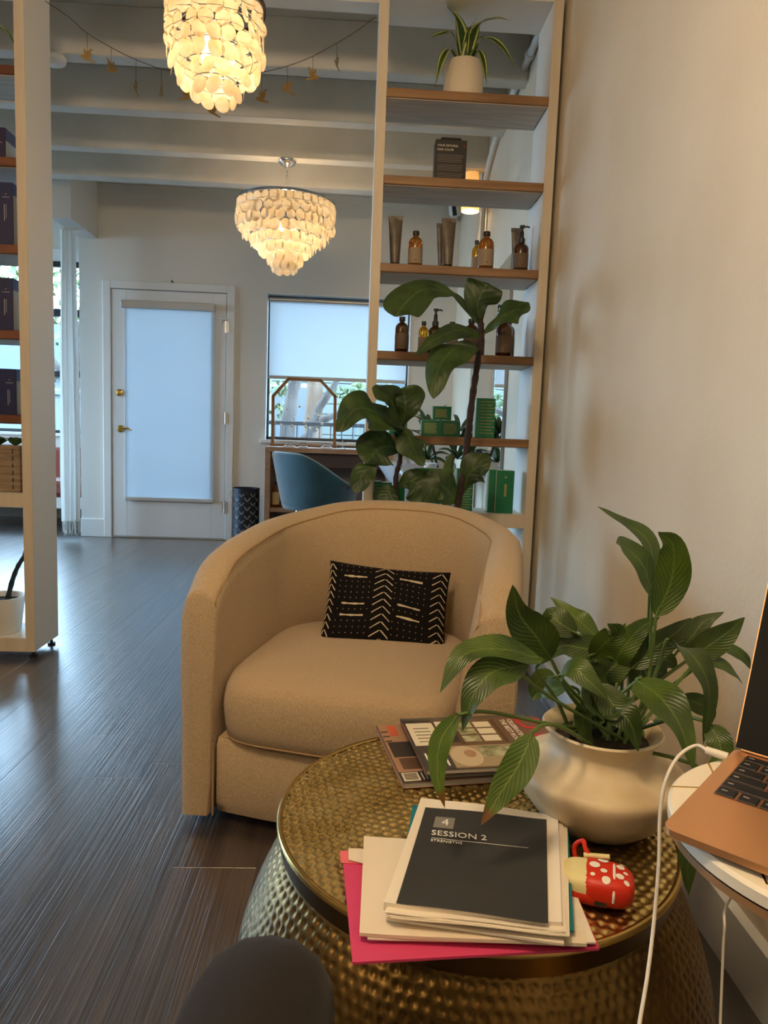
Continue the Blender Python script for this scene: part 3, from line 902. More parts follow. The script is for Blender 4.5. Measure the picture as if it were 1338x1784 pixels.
# the lowest: tan cover, its left strip shows
t, cv, Mx, w_, h_ = mag('lowest magazine in the stack, tan cover with an orange chair and a barcode', (680, 1263), (905, 1252), (702, 1364), mz, .010, C_TAN)
e = .0002
sx = w_
flat(cv, 'printed_bench', rect(.006, .09, .05, .15), Mx, .0003, C_DARK)
flat(cv, 'printed_seat', rect(.012, .045, .055, .085), Mx, .0003, C_WOOD)
flat(cv, 'printed_chair', rect(.018, h_-.05, .034, h_-.006), Mx, .0003, C_ORANGE)
for k in range(3): flat(cv, 'printed_beam', rect(.003, h_-.035-.02*k, .016, h_-.031-.02*k), Mx, .0003, INK)
flat(cv, 'printed_footer', rect(0, 0, .06, .035), Mx, .0002, C_DARK)
bc = flat(cv, 'barcode_field', rect(.004, .004, .032, .032), Mx, .0004, C_CREAM)
for k in range(9): flat(bc, 'barcode_bar', rect(.007, .008+.0025*k, .029, .0092+.0025*k), Mx, .0006, INK)
for k in range(3): flat(cv, 'printed_line', rect(.037+.006*k, .006, .0385+.006*k, .03), Mx, .0004, C_CREAM)
mz += .0102
t, cv, Mx, w_, h_ = mag('dark thin magazine in the middle of the stack under the interior cover', (722, 1254), (925, 1246), (748, 1350), mz, .008, C_DARK)
mz += .0082
t, cv, Mx, w_, h_ = mag('grey magazine second from the top of the stack', (716, 1252), (930, 1244), (744, 1346), mz, .006, C_GREY)
mz += .0062
t, cv, Mx, w_, h_ = mag('topmost magazine in the stack, brown interior cover with a curved beige chair', (710, 1256), (940, 1248), (742, 1342), mz, .008, C_BROWN)
U = lambda a, b, c, d: rect(a*w_, b*h_, c*w_, d*h_)
flat(cv, 'printed_spine', U(0, 0, .2, 1), Mx, .0002, C_DARK)
flat(cv, 'address_label', U(.012, .45, .2, .93), Mx, .0004, C_CREAM)
for k in range(5): flat(cv, 'printed_text_line', U(.05, .52+.07*k, .16, .535+.07*k), Mx, .0006, C_GREY)
for k in range(4): flat(cv, 'printed_text_line', U(.04+.04*k, .06, .052+.04*k, .3-.02*k), Mx, .0004, WHITE_INK)
flat(cv, 'printed_fireplace', U(.21, .5, .33, .97), Mx, .0003, C_DARK)
flat(cv, 'printed_painting', U(.22, .7, .29, .95), Mx, .0005, C_CREAM)
for r_ in range(3):
    for c_ in range(2):
        wd = flat(cv, 'printed_window', U(.36+.14*c_, .5+.15*r_, .48+.14*c_, .62+.15*r_), Mx, .0003, C_CREAM if c_ else C_GREEN)
flat(cv, 'printed_mullion', U(.33, .46, .355, .97), Mx, .0004, C_WOOD); flat(cv, 'printed_mullion', U(.64, .46, .665, .97), Mx, .0004, C_WOOD)
flat(cv, 'printed_floor', U(.2, .02, .72, .42), Mx, .0002, mat('magazine_floor', srgb(164, 144, 112), .4))
flat(cv, 'printed_window', U(.42, .2, .68, .4), Mx, .0004, C_GREEN)
arc = [(.31*w_+.09*w_*math.cos(a)*1.15, .22*h_+.19*h_*math.sin(a)) for a in np.linspace(0, 2*PI, 26)[:-1]]
flat(cv, 'printed_armchair', arc, Mx, .0005, mat('magazine_beige', srgb(196, 176, 144), .5))
arc = [(.34*w_+.04*w_*math.cos(a), .26*h_+.07*h_*math.sin(a)) for a in np.linspace(0, 2*PI, 20)[:-1]]
flat(cv, 'printed_cushion', arc, Mx, .0007, C_TAN)
flat(cv, 'printed_title_strip', U(.7, .3, 1, 1), Mx, .0002, mat('magazine_taupe', srgb(120, 86, 62), .4))
RZ = Matrix.Rotation(-PI/2, 4, 'Z')
lettering('CELEBRATING', .014, WHITE_INK, cv, Mx @ Matrix.Translation((.765*w_, .95*h_, .0006)) @ RZ)
lettering('THE BEST ROOMS', .014, WHITE_INK, cv, Mx @ Matrix.Translation((.71*w_, .95*h_, .0006)) @ RZ)
lettering('D', .075, C_RED, cv, Mx @ Matrix.Translation((.82*w_, .98*h_, .0006)) @ RZ)
lettering('E', .075, C_RED, cv, Mx @ Matrix.Translation((.82*w_, .62*h_, .0006)) @ RZ)

# ================================================================== PAPERS ON THE TABLE
PAPER = mat('white_paper', srgb(232, 222, 204), .75)
PAPER2 = mat('cream_paper', srgb(226, 212, 188), .75)
PINK = mat('hot_pink_card', srgb(204, 62, 106), .6)
PINK2 = mat('salmon_card', srgb(230, 110, 116), .6)
TEAL = mat('teal_card', srgb(20, 116, 124), .5)
GREYTXT = mat('grey_print', srgb(170, 158, 140), .8)
COVER = mat('charcoal_print', srgb(52, 51, 49), .55, col2=srgb(46, 45, 44), nscale=9)
def sheet(pxs, z, th, wave=0.0, seed=0, n=14):
    """slightly curled sheet from 4 pixel corners tl,tr,br,bl at height z"""
    tl, tr, br, bl = [onz(*p, z) for p in pxs]
    rg = random.Random(seed); ph = rg.random()*6
    b = MB()
    for lay in (0, 1):
        for j in range(n+1):
            for i in range(n+1):
                u, v = i/n, j/n
                p = (bl*(1-u)+br*u)*(1-v)+(tl*(1-u)+tr*u)*v
                dz = wave*(.5+.5*math.sin(5*u+ph))*(abs(v-.5)*2)**3+wave*.5*(abs(u-.5)*2)**6
                b.v.append((p.x, p.y, p.z+dz+(th if lay else 0)))
    m1 = (n+1)**2
    for j in range(n):
        for i in range(n):
            a = j*(n+1)+i
            b.f.append((a, a+n+1, a+n+2, a+1)); b.f.append((m1+a, m1+a+1, m1+a+n+2, m1+a+n+1))
    ed = [i for i in range(n+1)]+[j*(n+1)+n for j in range(1, n+1)]+[n*(n+1)+i for i in range(n-1, -1, -1)]+[j*(n+1) for j in range(n-1, 0, -1)]
    for a, c in zip(ed, ed[1:]+ed[:1]): b.f.append((a, c, m1+c, m1+a))
    return b
pz = TZ+.0025
base = onz(800, 1560, TZ)
def paper(name, label, cat, pxs, th, m, wave=0, seed=0, group=None):
    global pz
    o = sheet(pxs, pz, th, wave, seed).build(name, m, loc=(base.x, base.y, pz), smooth=True, angle=30)
    pz += th+.0004+wave*1.5
    return tag(o, label, cat, group)
paper('card_folder', 'hot pink card folder at the bottom of the papers on the gold table', 'folder', [(597, 1500), (962, 1462), (1044, 1656), (614, 1681)], .003, PINK)
paper('paper_sheet', 'salmon paper corner peeping out at the back left of the pink folder', 'paper', [(592, 1484), (650, 1478), (655, 1506), (594, 1504)], .0008, PINK2)
paper('paper_sheet', 'small white printed slip beside the salmon corner, under the cream sheet', 'paper', [(607, 1480), (690, 1480), (700, 1520), (607, 1500)], .0006, PAPER2, .001, 3)
paper('paper_sheet', 'lowest white sheet on the pink folder, corner under the red earbud case', 'paper', [(640, 1500), (960, 1450), (1038, 1646), (640, 1640)], .002, PAPER, .001, 4)
shp = paper('paper_sheet', 'large cream sheet lying crosswise on the pink folder, left of the booklet', 'paper', [(634, 1462), (930, 1478), (1022, 1652), (626, 1632)], .004, PAPER2, .0012, 5)
paper('paper_sheet', 'white sheet fanned out just under the front of the booklet', 'paper', [(730, 1420), (985, 1440), (982, 1650), (672, 1604)], .003, PAPER, .0012, 6)
paper('card_folder', 'teal card showing at both sides beneath the session booklet', 'folder', [(719, 1404), (990, 1450), (1000, 1625), (690, 1575)], .002, TEAL)
fan = [o for o in COL.objects if o.get('label', '').startswith('white sheet fanned')][0]
def print_line(parent, x0, y0, x1, y1, z, w=.0011):
    a, b_ = onz(x0, y0, z), onz(x1, y1, z); d = (b_-a).normalized(); n_ = V(-d.y, d.x, 0)*w
    MB().add([a-n_, b_-n_, b_+n_, a+n_, a-n_+V(0, 0, .0004), b_-n_+V(0, 0, .0004), b_+n_+V(0, 0, .0004), a+n_+V(0, 0, .0004)], [(0, 3, 2, 1), (4, 5, 6, 7), (0, 1, 5, 4), (1, 2, 6, 5), (2, 3, 7, 6), (3, 0, 4, 7)]).build('printed_line', GREYTXT, parent)
print_line(shp, 652, 1552, 653, 1528, TZ+.0165)
print_line(shp, 655, 1552, 656, 1533, TZ+.0165)
print_line(fan, 885, 1623, 950, 1633, TZ+.0205)
print_line(fan, 785, 1600, 850, 1614, TZ+.0205, .0008)
# booklet
bz = pz
bk = [(733, 1404), (971, 1433), (978, 1624), (668, 1590)]
tl, tr, br, bl = [onz(*p, bz+.012) for p in bk]
booklet = thing('session_booklet', 'white booklet with a charcoal printed cover reading session 2', 'booklet', (bl.x, bl.y, bz))
bs = sheet(bk, bz, .010, .004, 2, 18)
bs.build('pages', PAPER, booklet, True, 30)
for k in range(4):
    o_ = 2+k*3
    sheet([(733+o_, 1404), (975+o_*1.2, 1436+o_*.5), (980+o_*1.1, 1624+o_), (668+o_, 1592+o_)], bz+.001+.001*(3-k), .0012, .003, 20+k).build('loose_page', PAPER, booklet, True, 30)
top = [onz(*p, bz+.0115) for p in ((741, 1409), (952, 1429), (955, 1611), (690, 1576))]
def bil(u, v): # u right, v up
    a = top[3]*(1-u)+top[2]*u; b = top[0]*(1-u)+top[1]*u
    ph = random.Random(2).random()*6
    uu, vv = .07+.87*u, .07+.9*v
    dz = .004*(.5+.5*math.sin(5*uu+ph))*(abs(vv-.5)*2)**3+.002*(abs(uu-.5)*2)**6
    return a*(1-v)+b*v+V(0, 0, dz+.0002)
cvb = MB(); n = 16
for j in range(n+1):
    for i in range(n+1): cvb.v.append(tuple(bil(i/n, j/n)))
cvb.f = [(j*(n+1)+i, j*(n+1)+i+1, (j+1)*(n+1)+i+1, (j+1)*(n+1)+i) for j in range(n) for i in range(n)]
cvo = cvb.build('cover_print', COVER, booklet, True)
def cover_patch(name, u0, v0, u1, v1, m, dz=.0006):
    b = MB(); k = 4
    for j in range(k+1):
        for i in range(k+1): b.v.append(tuple(bil(u0+(u1-u0)*i/k, v0+(v1-v0)*j/k)+V(0, 0, dz)))
    b.f = [(j*(k+1)+i, j*(k+1)+i+1, (j+1)*(k+1)+i+1, (j+1)*(k+1)+i) for j in range(k) for i in range(k)]
    return b.build(name, m, cvo, True)
cover_patch('number_field', .105, .775, .265, .90, mat('grey_field', srgb(128, 124, 116), .6))
cover_patch('printed_rule', .115, .655, .86, .660, WHITE_INK, .0007)
exu = (bil(.6, .8)-bil(.1, .8)); eyu = (bil(.1, .95)-bil(.1, .6))
def on_cover(u, v, dz=.0012): 
    Mx = frame(bil(u, v)+V(0, 0, dz), exu, eyu); return Mx
lettering('4', .022, WHITE_INK, cvo, on_cover(.165, .805))
lettering('SESSION 2', .0165, WHITE_INK, cvo, on_cover(.105, .685))
lettering('STRENGTHS', .0076, WHITE_INK, cvo, on_cover(.115, .615))
bx = bil(.5, -.03)

# ---- mushroom earbud case
RED = mat('red_silicone', srgb(206, 46, 22), .42, spec=.4)
CREAM = mat('cream_silicone', srgb(226, 214, 156), .5)
DOT = mat('white_silicone', srgb(238, 232, 218), .5)
ec0 = onz(1038, 1562, TZ)
EM = Matrix.Translation((ec0.x, ec0.y, TZ+.0005)) @ Matrix.Rotation(math.radians(-20), 4, 'Z')
case = thing('earbud_case', 'red earbud case with white spots and a cream end, beside the papers', 'case', (ec0.x, ec0.y, TZ))
def rbox(cx, cy, cz, sx, sy, sz, p=3.2, n=24, m=14, M=None, x0=-9, x1=9):
    b = MB()
    for j in range(m+1):
        ph = -PI/2+PI*j/m
        for i in range(n):
            th = 2*PI*i/n
            e = lambda w: math.copysign(abs(w)**(2/p), w)
            x_ = max(x0, min(x1, cx+sx*e(math.cos(ph))*e(math.cos(th)))); y_ = cy+sy*e(math.cos(ph))*e(math.sin(th)); z_ = cz+sz*e(math.sin(ph))
            b.v.append(tuple(M @ V(x_, y_, z_)))
    b.f = [(j*n+i, j*n+(i+1) % n, (j+1)*n+(i+1) % n, (j+1)*n+i) for j in range(m) for i in range(n)]
    return b
ES = .043
rbox(-.006, 0, .019, .040, .029, .019, M=EM).build('cream_body', CREAM, case, True, 80)
cap = rbox(.008, 0, .0195, .037, .0305, .0197, M=EM, x0=-.016).build('mushroom_cap', RED, case, True, 80)
rbox(-.008, 0, .012, .0395, .030, .0125, M=EM).build('red_base', RED, case, True, 80)
MB().tube([EM @ V(.0195, .031*math.cos(a), .0195+.0202*math.sin(a)) for a in np.linspace(-.2, PI+.2, 20)], .0017, 8).build('lid_seam', DOT, case, True)
def spot(x_, y_, r_):
    # round white spot lying on the upper skin of the cap
    b = MB()
    def zt(xx, yy):
        q = 1-abs((xx-.008)/.037)**3.2-abs(yy/.0305)**3.2
        return .0195+.0197*max(q, .02)**(1/3.2)+.0007
    ring_ = [(x_, y_)]+[(x_+r_*math.cos(a), y_+r_*math.sin(a)) for a in np.linspace(0, 2*PI, 15)[:-1]]
    b.v = [tuple(EM @ V(p, q, zt(p, q))) for p, q in ring_]
    b.f = [(0, 1+k, 1+(k+1) % 14) for k in range(14)]
    b.build('white_spot', DOT, cap, True)
for a in ((-.004, .004, .0066), (.006, .019, .0068), (.007, -.006, .0042), (.010, -.021, .0052), (.027, .010, .0052), (.026, -.010, .0052), (.033, .0, .003), (.034, -.017, .0035), (-.006, -.016, .003), (.03, .02, .004)): spot(*a)
MB().box(-.002, .012, -.0312, -.0300, .008, .013, M=EM).build('charging_port', INK, case)
MB().tube(catmull([EM @ V(*p) for p in ((-.004, .026, .028), (-.016, .034, .04), (-.02, .042, .046), (-.03, .046, .034), (-.026, .04, .018), (-.014, .03, .02))], 30), .003, 8).build('carry_loop', RED, case, True)
MB().tube([EM @ V(-.018, .029, .034), EM @ V(.014, .033, .036)], .0035, 10).build('loop_bar', CREAM, case, True)
# ================================================================== LEAVES
def leaf_material(name, c1, c2, vein, nveins=16, rough=.38, tipcol=None, stripe=None):
    m = bpy.data.materials.new(name); m.use_nodes = True
    nt = m.node_tree; N = nt.nodes; L = nt.links; b = N['Principled BSDF']
    uv = N.new('ShaderNodeUVMap'); sep = N.new('ShaderNodeSeparateXYZ'); L.new(uv.outputs[0], sep.inputs[0])
    # |u-.5| distance from the midrib
    sb = N.new('ShaderNodeMath'); sb.operation = 'SUBTRACT'; L.new(sep.outputs[0], sb.inputs[0]); sb.inputs[1].default_value = .5
    ab = N.new('ShaderNodeMath'); ab.operation = 'ABSOLUTE'; L.new(sb.outputs[0], ab.inputs[0])
    # lateral veins: sin of (v*n - |u|*k)
    m1 = N.new('ShaderNodeMath'); m1.operation = 'MULTIPLY_ADD'; L.new(ab.outputs[0], m1.inputs[0]); m1.inputs[1].default_value = -.55; L.new(sep.outputs[1], m1.inputs[2])
    m2 = N.new('ShaderNodeMath'); m2.operation = 'MULTIPLY'; L.new(m1.outputs[0], m2.inputs[0]); m2.inputs[1].default_value = nveins*2*PI
    sn = N.new('ShaderNodeMath'); sn.operation = 'SINE'; L.new(m2.outputs[0], sn.inputs[0])
    oi = N.new('ShaderNodeObjectInfo')
    tc = N.new('ShaderNodeTexCoord')
    nz = N.new('ShaderNodeTexNoise'); nz.inputs['Scale'].default_value = 14; L.new(tc.outputs['Object'], nz.inputs['Vector'])
    cr = N.new('ShaderNodeValToRGB'); cr.color_ramp.elements[0].position = .35; cr.color_ramp.elements[1].position = .68
    cr.color_ramp.elements[0].color = c1; cr.color_ramp.elements[1].color = c2; L.new(nz.outputs['Fac'], cr.inputs[0])
    hs = N.new('ShaderNodeHueSaturation'); mr = N.new('ShaderNodeMapRange'); mr.inputs['To Min'].default_value = .75; mr.inputs['To Max'].default_value = 1.25
    L.new(oi.outputs['Random'], mr.inputs[0]); L.new(mr.outputs[0], hs.inputs['Value']); L.new(cr.outputs[0], hs.inputs['Color'])
    col = hs.outputs[0]
    def mixin(col, fac, c):
        mx = N.new('ShaderNodeMix'); mx.data_type = 'RGBA'; L.new(fac, mx.inputs[0]); L.new(col, mx.inputs[6]); mx.inputs[7].default_value = c
        return mx.outputs[2]
    lt = N.new('ShaderNodeMapRange'); lt.inputs['From Min'].default_value = .018; lt.inputs['From Max'].default_value = .035; lt.inputs['To Min'].default_value = .45; lt.inputs['To Max'].default_value = 0; L.new(ab.outputs[0], lt.inputs[0])
    col = mixin(col, lt.outputs[0], vein)
    vv = N.new('ShaderNodeMapRange'); vv.inputs['From Min'].default_value = .86; vv.inputs['From Max'].default_value = 1.0; vv.inputs['To Min'].default_value = 0; vv.inputs['To Max'].default_value = .13; L.new(sn.outputs[0], vv.inputs[0])
    col = mixin(col, vv.outputs[0], vein)
    if stripe is not None:   # pale margins
        st = N.new('ShaderNodeMapRange'); st.inputs['From Min'].default_value = stripe[1]; st.inputs['From Max'].default_value = stripe[1]+.04; L.new(ab.outputs[0], st.inputs[0])
        st2 = N.new('ShaderNodeMapRange'); st2.inputs['From Min'].default_value = stripe[2]; st2.inputs['From Max'].default_value = stripe[2]+.04; st2.inputs['To Min'].default_value = 1; st2.inputs['To Max'].default_value = 0; L.new(ab.outputs[0], st2.inputs[0])
        mm = N.new('ShaderNodeMath'); mm.operation = 'MULTIPLY'; L.new(st.outputs[0], mm.inputs[0]); L.new(st2.outputs[0], mm.inputs[1])
        col = mixin(col, mm.outputs[0], stripe[0])
    if tipcol is not None:
        tp = N.new('ShaderNodeMapRange'); tp.inputs['From Min'].default_value = .80; tp.inputs['From Max'].default_value = .88; L.new(sep.outputs[1], tp.inputs[0])
        col = mixin(col, tp.outputs[0], tipcol)
    L.new(col, b.inputs['Base Color'])
    b.inputs['Roughness'].default_value = rough
    b.inputs['Specular IOR Level'].default_value = .5
    bp = N.new('ShaderNodeBump'); bp.inputs['Strength'].default_value = .2; bp.inputs['Distance'].default_value = .002
    L.new(sn.outputs[0], bp.inputs['Height']); L.new(bp.outputs[0], b.inputs['Normal'])
    t = N.new('ShaderNodeBsdfTranslucent'); L.new(col, t.inputs['Color'])
    mx = N.new('ShaderNodeMixShader'); mx.inputs[0].default_value = .18
    L.new(b.outputs[0], mx.inputs[1]); L.new(t.outputs[0], mx.inputs[2]); L.new(mx.outputs[0], N['Material Output'].inputs['Surface'])
    return m
G_LILY = leaf_material('peace_lily_leaf', srgb(44, 66, 20), srgb(76, 98, 30), srgb(120, 140, 64), 15)
G_LILYT = leaf_material('peace_lily_leaf_brown_tip', srgb(76, 104, 34), srgb(104, 124, 44), srgb(150, 164, 84), 13, tipcol=srgb(112, 72, 28))
G_FIG = leaf_material('fig_leaf', srgb(42, 62, 28), srgb(66, 88, 40), srgb(92, 116, 64), 7, rough=.46)
G_DRAC = leaf_material('striped_dracaena_leaf', srgb(46, 72, 26), srgb(58, 86, 32), srgb(70, 96, 40), 1, stripe=(srgb(196, 200, 120), .24, .40))
G_PALM = leaf_material('salon_plant_leaf', srgb(40, 66, 34), srgb(64, 92, 46), srgb(100, 130, 80), 1)
G_SUCC = leaf_material('succulent_leaf', srgb(52, 86, 48), srgb(74, 108, 60), srgb(90, 126, 76), 1, rough=.6)
STEM = mat('green_stem', srgb(84, 108, 44), .5)
STEMD = mat('brown_fig_stem', srgb(58, 40, 32), .8, col2=srgb(38, 26, 22), nscale=60, bump=.6, bscale=120)
SOIL = mat('dark_potting_soil', srgb(30, 24, 20), .95, col2=srgb(52, 42, 34), nscale=90, bump=.8, bscale=130)

def lance(t):      # peace lily outline
    return (math.sin(PI*min(1, t**.72))**.85)*(1-.25*t) if 0 < t < 1 else 0.0
def obov(t):       # fiddle-leaf: narrow base, broad towards the end
    if t <= 0: return .06
    if t >= 1: return .10
    return .06+.94*(math.sin(PI*t**1.35)**.62)*(.55+.45*smoothstep(.05, .6, t))
def obov2(t):      # long folded stalk end, then a broad hanging blade
    return obov(max(0.0, (t-.28)/.72)) if t > .28 else .10+.10*math.sin(PI*t/.28)
def ovate(t):      # broad leaf with a drawn-out tip
    if t <= 0: return .08
    if t >= 1: return .02
    return .08+.92*(math.sin(PI*min(1, t**.85))**.75)*(1-.1*t)-.06*t
def strap(t):
    return (min(1, t/.12)**.5)*(1-smoothstep(.55, 1.0, t))**.8*.98+.02
def make_leaf(parent, name, m, pts, width, face, shape=lance, n=16, fold=.25, wavy=0.0, seed=0, twist=0.0, label=None, curl=0.0):
    """blade along pts (world points); `face` is the direction its upper side looks to"""
    c = catmull(pts, n)
    rg = random.Random(seed); ph = rg.random()*6
    b = MB(); b.uv = []
    K = (-1, -.55, 0, .55, 1)
    f0 = Vector(face).normalized()
    for i, p in enumerate(c):
        t = i/n
        tg = (c[min(i+1, n)]-c[max(i-1, 0)]).normalized()
        side = tg.cross(f0)
        side = side.normalized() if side.length > 1e-4 else tg.orthogonal().normalized()
        up = side.cross(tg).normalized()
        if twist:
            a = twist*(t-.2)
            side, up = side*math.cos(a)+up*math.sin(a), up*math.cos(a)-side*math.sin(a)
        w_ = width*.5*shape(t)
        for k in K:
            off = fold*abs(k)*w_*(1-.2*abs(k))-curl*w_*k*k
            off += wavy*width*math.sin(t*13+ph+(2 if k > 0 else 0))*abs(k)**1.5*min(1, w_/(width*.2+1e-6))
            b.v.append(tuple(p+side*(w_*k*(1+.06*math.sin(t*17+ph+k*2)*wavy*8))+up*off))
            b.uv.append(((k+1)/2, t))
    for i in range(n):
        for k in range(4):
            b.f.append((i*5+k, i*5+k+1, (i+1)*5+k+1, (i+1)*5+k))
    o = b.build(name, m, parent, True, 80)
    if label: o['label'] = label
    return o

# ================================================================== PEACE LILY IN MARBLE BOWL
MARBLE = mat('cream_marble', srgb(222, 204, 168), .5, col2=srgb(172, 142, 98), nscale=9, detail=9, ramp=(.42, .80), bump=.05, bscale=30)
PC = V(.386, 1.005, TZ+.0005)
lily = thing('potted_peace_lily', 'peace lily with drooping leaves in a cream marble bowl on the gold table', 'plant', PC)
bowl = [(.02, 0), (.070, .0), (.084, .004), (.106, .022), (.127, .048), (.139, .072), (.1415, .082), (.1405, .089), (.134, .094), (.117, .100), (.101, .107), (.090, .116), (.084, .127), (.084, .136), (.089, .146), (.097, .153), (.099, .157), (.096, .160), (.089, .157), (.079, .147), (.076, .138), (.074, .12), (.02, .1)]
bowl = [(r*.885, z*.93) for r, z in bowl]
MB().lathe(bowl, 64, PC).build('bowl', MARBLE, lily, True, 60)
sv = MB().lathe([(.068, .128), (.05, .133), (.03, .137), (.001, .140)], 36, PC)
sv.build('soil', SOIL, lily, True)
SC = PC+V(0, 0, .135)
view = V(0, -1, .35)
# each leaf: petiole points then blade points as (px, py, Y) ; width ; face
LZ = [
 # tall group
 ([(1130,1300,1.04),(1130,1180,1.03),(1142,1085,1.02)], [(1142,1075,1.02),(1170,1010,1.02),(1172,950,1.01),(1146,926,1.01)], .062, (-.3,-1,.2)),
 ([(1120,1300,1.05),(1118,1200,1.05),(1135,1060,1.04)], [(1138,1040,1.04),(1120,985,1.03),(1085,950,1.02),(1073,946,1.0)], .050, (.3,-1,.4)),
 ([(1125,1300,1.06),(1122,1160,1.06),(1133,1020,1.06)], [(1140,1010,1.06),(1130,945,1.07),(1090,912,1.08),(1040,882,1.08)], .045, (.2,-.7,.6)),
 # left large upright
 ([(1040,1280,1.03),(985,1190,1.0),(962,1152,.99)], [(960,1150,.99),(935,1110,.97),(905,1070,.96),(893,1018,.95)], .072, (-.2,-1,.3)),
 # left horizontals
 ([(1020,1300,1.0),(970,1220,.96),(935,1170,.93)], [(945,1150,.93),(880,1132,.90),(810,1140,.87),(766,1208,.85)], .058, (0,-.6,1)),
 ([(1020,1300,.99),(960,1215,.94),(900,1165,.90)], [(920,1160,.91),(860,1170,.87),(825,1210,.85),(805,1275,.84)], .056, (-.4,-1,.5)),
 # brown tipped droopers over the table edge
 ([(1045,1320,.98),(960,1262,.92),(850,1240,.86),(800,1245,.84)], [(798,1245,.84),(768,1290,.83),(762,1350,.82),(775,1408,.81)], .033, (-.2,-1,.1)),
 ([(1040,1310,.97),(985,1270,.90),(950,1262,.87),(928,1275,.85)], [(928,1278,.85),(905,1330,.83),(870,1385,.82),(838,1438,.81)], .050, (-.2,-1,.35)),
 # front droopers over bowl
 ([(1065,1300,1.0),(1040,1190,.97)], [(1042,1190,.97),(1070,1230,.93),(1098,1260,.91),(1112,1310,.90)], .060, (.1,-1,.4)),
 ([(1090,1300,1.0),(1105,1190,.96)], [(1108,1185,.96),(1150,1215,.90),(1185,1265,.86),(1210,1345,.83)], .068, (-.1,-1,.5)),
 ([(1120,1290,1.0),(1140,1180,.98),(1160,1118,.96)], [(1165,1118,.96),(1205,1140,.92),(1235,1200,.90),(1225,1298,.89)], .052, (.5,-1,.4)),
 ([(1050,1300,1.0),(1000,1220,.97)], [(975,1180,.98),(1000,1165,.95),(1030,1190,.93),(1060,1220,.92)], .048, (0,-.8,.8)),
 # middle cluster
 ([(1060,1290,1.05),(1020,1170,1.05)], [(1060,1130,1.02),(1020,1130,1.02),(980,1125,1.02),(955,1150,1.0)], .052, (0,-.8,.6)),
 ([(1070,1290,1.06),(1040,1150,1.06)], [(1045,1115,1.05),(1010,1082,1.06),(985,1062,1.08),(958,1040,1.1)], .046, (0,-.7,.7)),
 ([(1075,1290,1.07),(1050,1140,1.08)], [(1005,1105,1.02),(975,1085,1.03),(960,1075,1.04),(950,1095,1.05)], .050, (0,-1,.3)),
 ([(1080,1290,1.06),(1075,1160,1.06)], [(1030,1145,1.01),(1055,1120,.99),(1075,1100,.98),(1058,1086,.97)], .046, (0,-1,.3)),
 ([(1085,1280,1.07),(1085,1150,1.08)], [(1070,1160,1.06),(1085,1130,1.05),(1115,1095,1.05),(1150,1075,1.06)], .048, (-.3,-1,.4)),
 ([(1090,1280,1.07),(1105,1160,1.08)], [(1100,1165,1.05),(1140,1130,1.05),(1180,1100,1.05),(1205,1076,1.06)], .050, (-.2,-1,.5)),
 ([(1095,1280,1.07),(1150,1180,1.08)], [(1180,1135,1.08),(1205,1110,1.09),(1225,1085,1.1),(1262,1066,1.1)], .048, (-.2,-1,.4)),
 ([(1100,1280,1.06),(1170,1170,1.06)], [(1205,1145,1.06),(1235,1125,1.06),(1270,1100,1.06),(1298,1075,1.06)], .055, (-.3,-1,.4)),
 ([(1100,1280,1.08),(1190,1180,1.1)], [(1255,1130,1.1),(1280,1135,1.12),(1300,1150,1.12),(1310,1170,1.13)], .026, (0,-.8,.5)),
 ([(1100,1290,1.05),(1180,1190,1.05)], [(1220,1145,1.05),(1250,1155,1.05),(1275,1170,1.05),(1294,1192,1.05)], .030, (0,-.7,.7)),
 # low inner leaves
 ([(1070,1300,1.05),(1010,1210,1.05)], [(990,1195,1.06),(960,1200,1.08),(940,1205,1.1),(925,1222,1.1)], .040, (0,-.8,.5)),
 ([(1060,1310,1.03),(1000,1210,1.03)], [(970,1180,1.03),(945,1180,1.05),(930,1200,1.06),(926,1215,1.06)], .034, (0,-1,.3)),
 ([(1075,1300,1.0),(1045,1210,.98)], [(1025,1195,.97),(1040,1225,.94),(1065,1245,.92),(1085,1238,.91)], .048, (0,-.8,.7)),
 ([(1100,1290,1.07),(1130,1200,1.08)], [(1100,1200,1.06),(1130,1165,1.07),(1160,1150,1.08),(1180,1165,1.08)], .060, (0,-1,.4)),
 ([(1110,1290,1.08),(1180,1220,1.1)], [(1185,1215,1.1),(1215,1225,1.1),(1235,1240,1.1),(1240,1262,1.1)], .040, (0,-1,.2)),
 ([(1070,1290,1.07),(1060,1200,1.08)], [(1035,1210,1.05),(1060,1170,1.05),(1085,1150,1.06),(1110,1130,1.07)], .058, (0,-1,.3)),
 ([(1085,1290,1.05),(1075,1220,1.04)], [(1055,1215,1.02),(1030,1175,1.02),(1020,1150,1.03),(1025,1130,1.04)], .050, (.1,-1,.2)),
 ([(1110,1300,1.0),(1180,1250,.94),(1222,1255,.9)], [(1235,1262,.90),(1252,1290,.88),(1255,1320,.87),(1225,1345,.86)], .040, (-.4,-1,.3)),
 ([(1140,1290,1.0),(1205,1330,.93),(1225,1380,.86)], [(1222,1410,.83),(1208,1460,.82),(1198,1510,.82),(1200,1560,.82)], .044, (-.1,-1,.2)),
 ([(1080,1290,1.08),(1095,1180,1.1)], [(1085,1180,1.09),(1075,1140,1.1),(1078,1110,1.1),(1090,1085,1.1)], .044, (0,-1,.2)),
 ([(1060,1300,1.02),(1035,1230,1.01)], [(1030,1225,1.0),(1015,1245,.99),(1020,1275,.98),(1035,1300,.97)], .034, (0,-1,.3)),
]
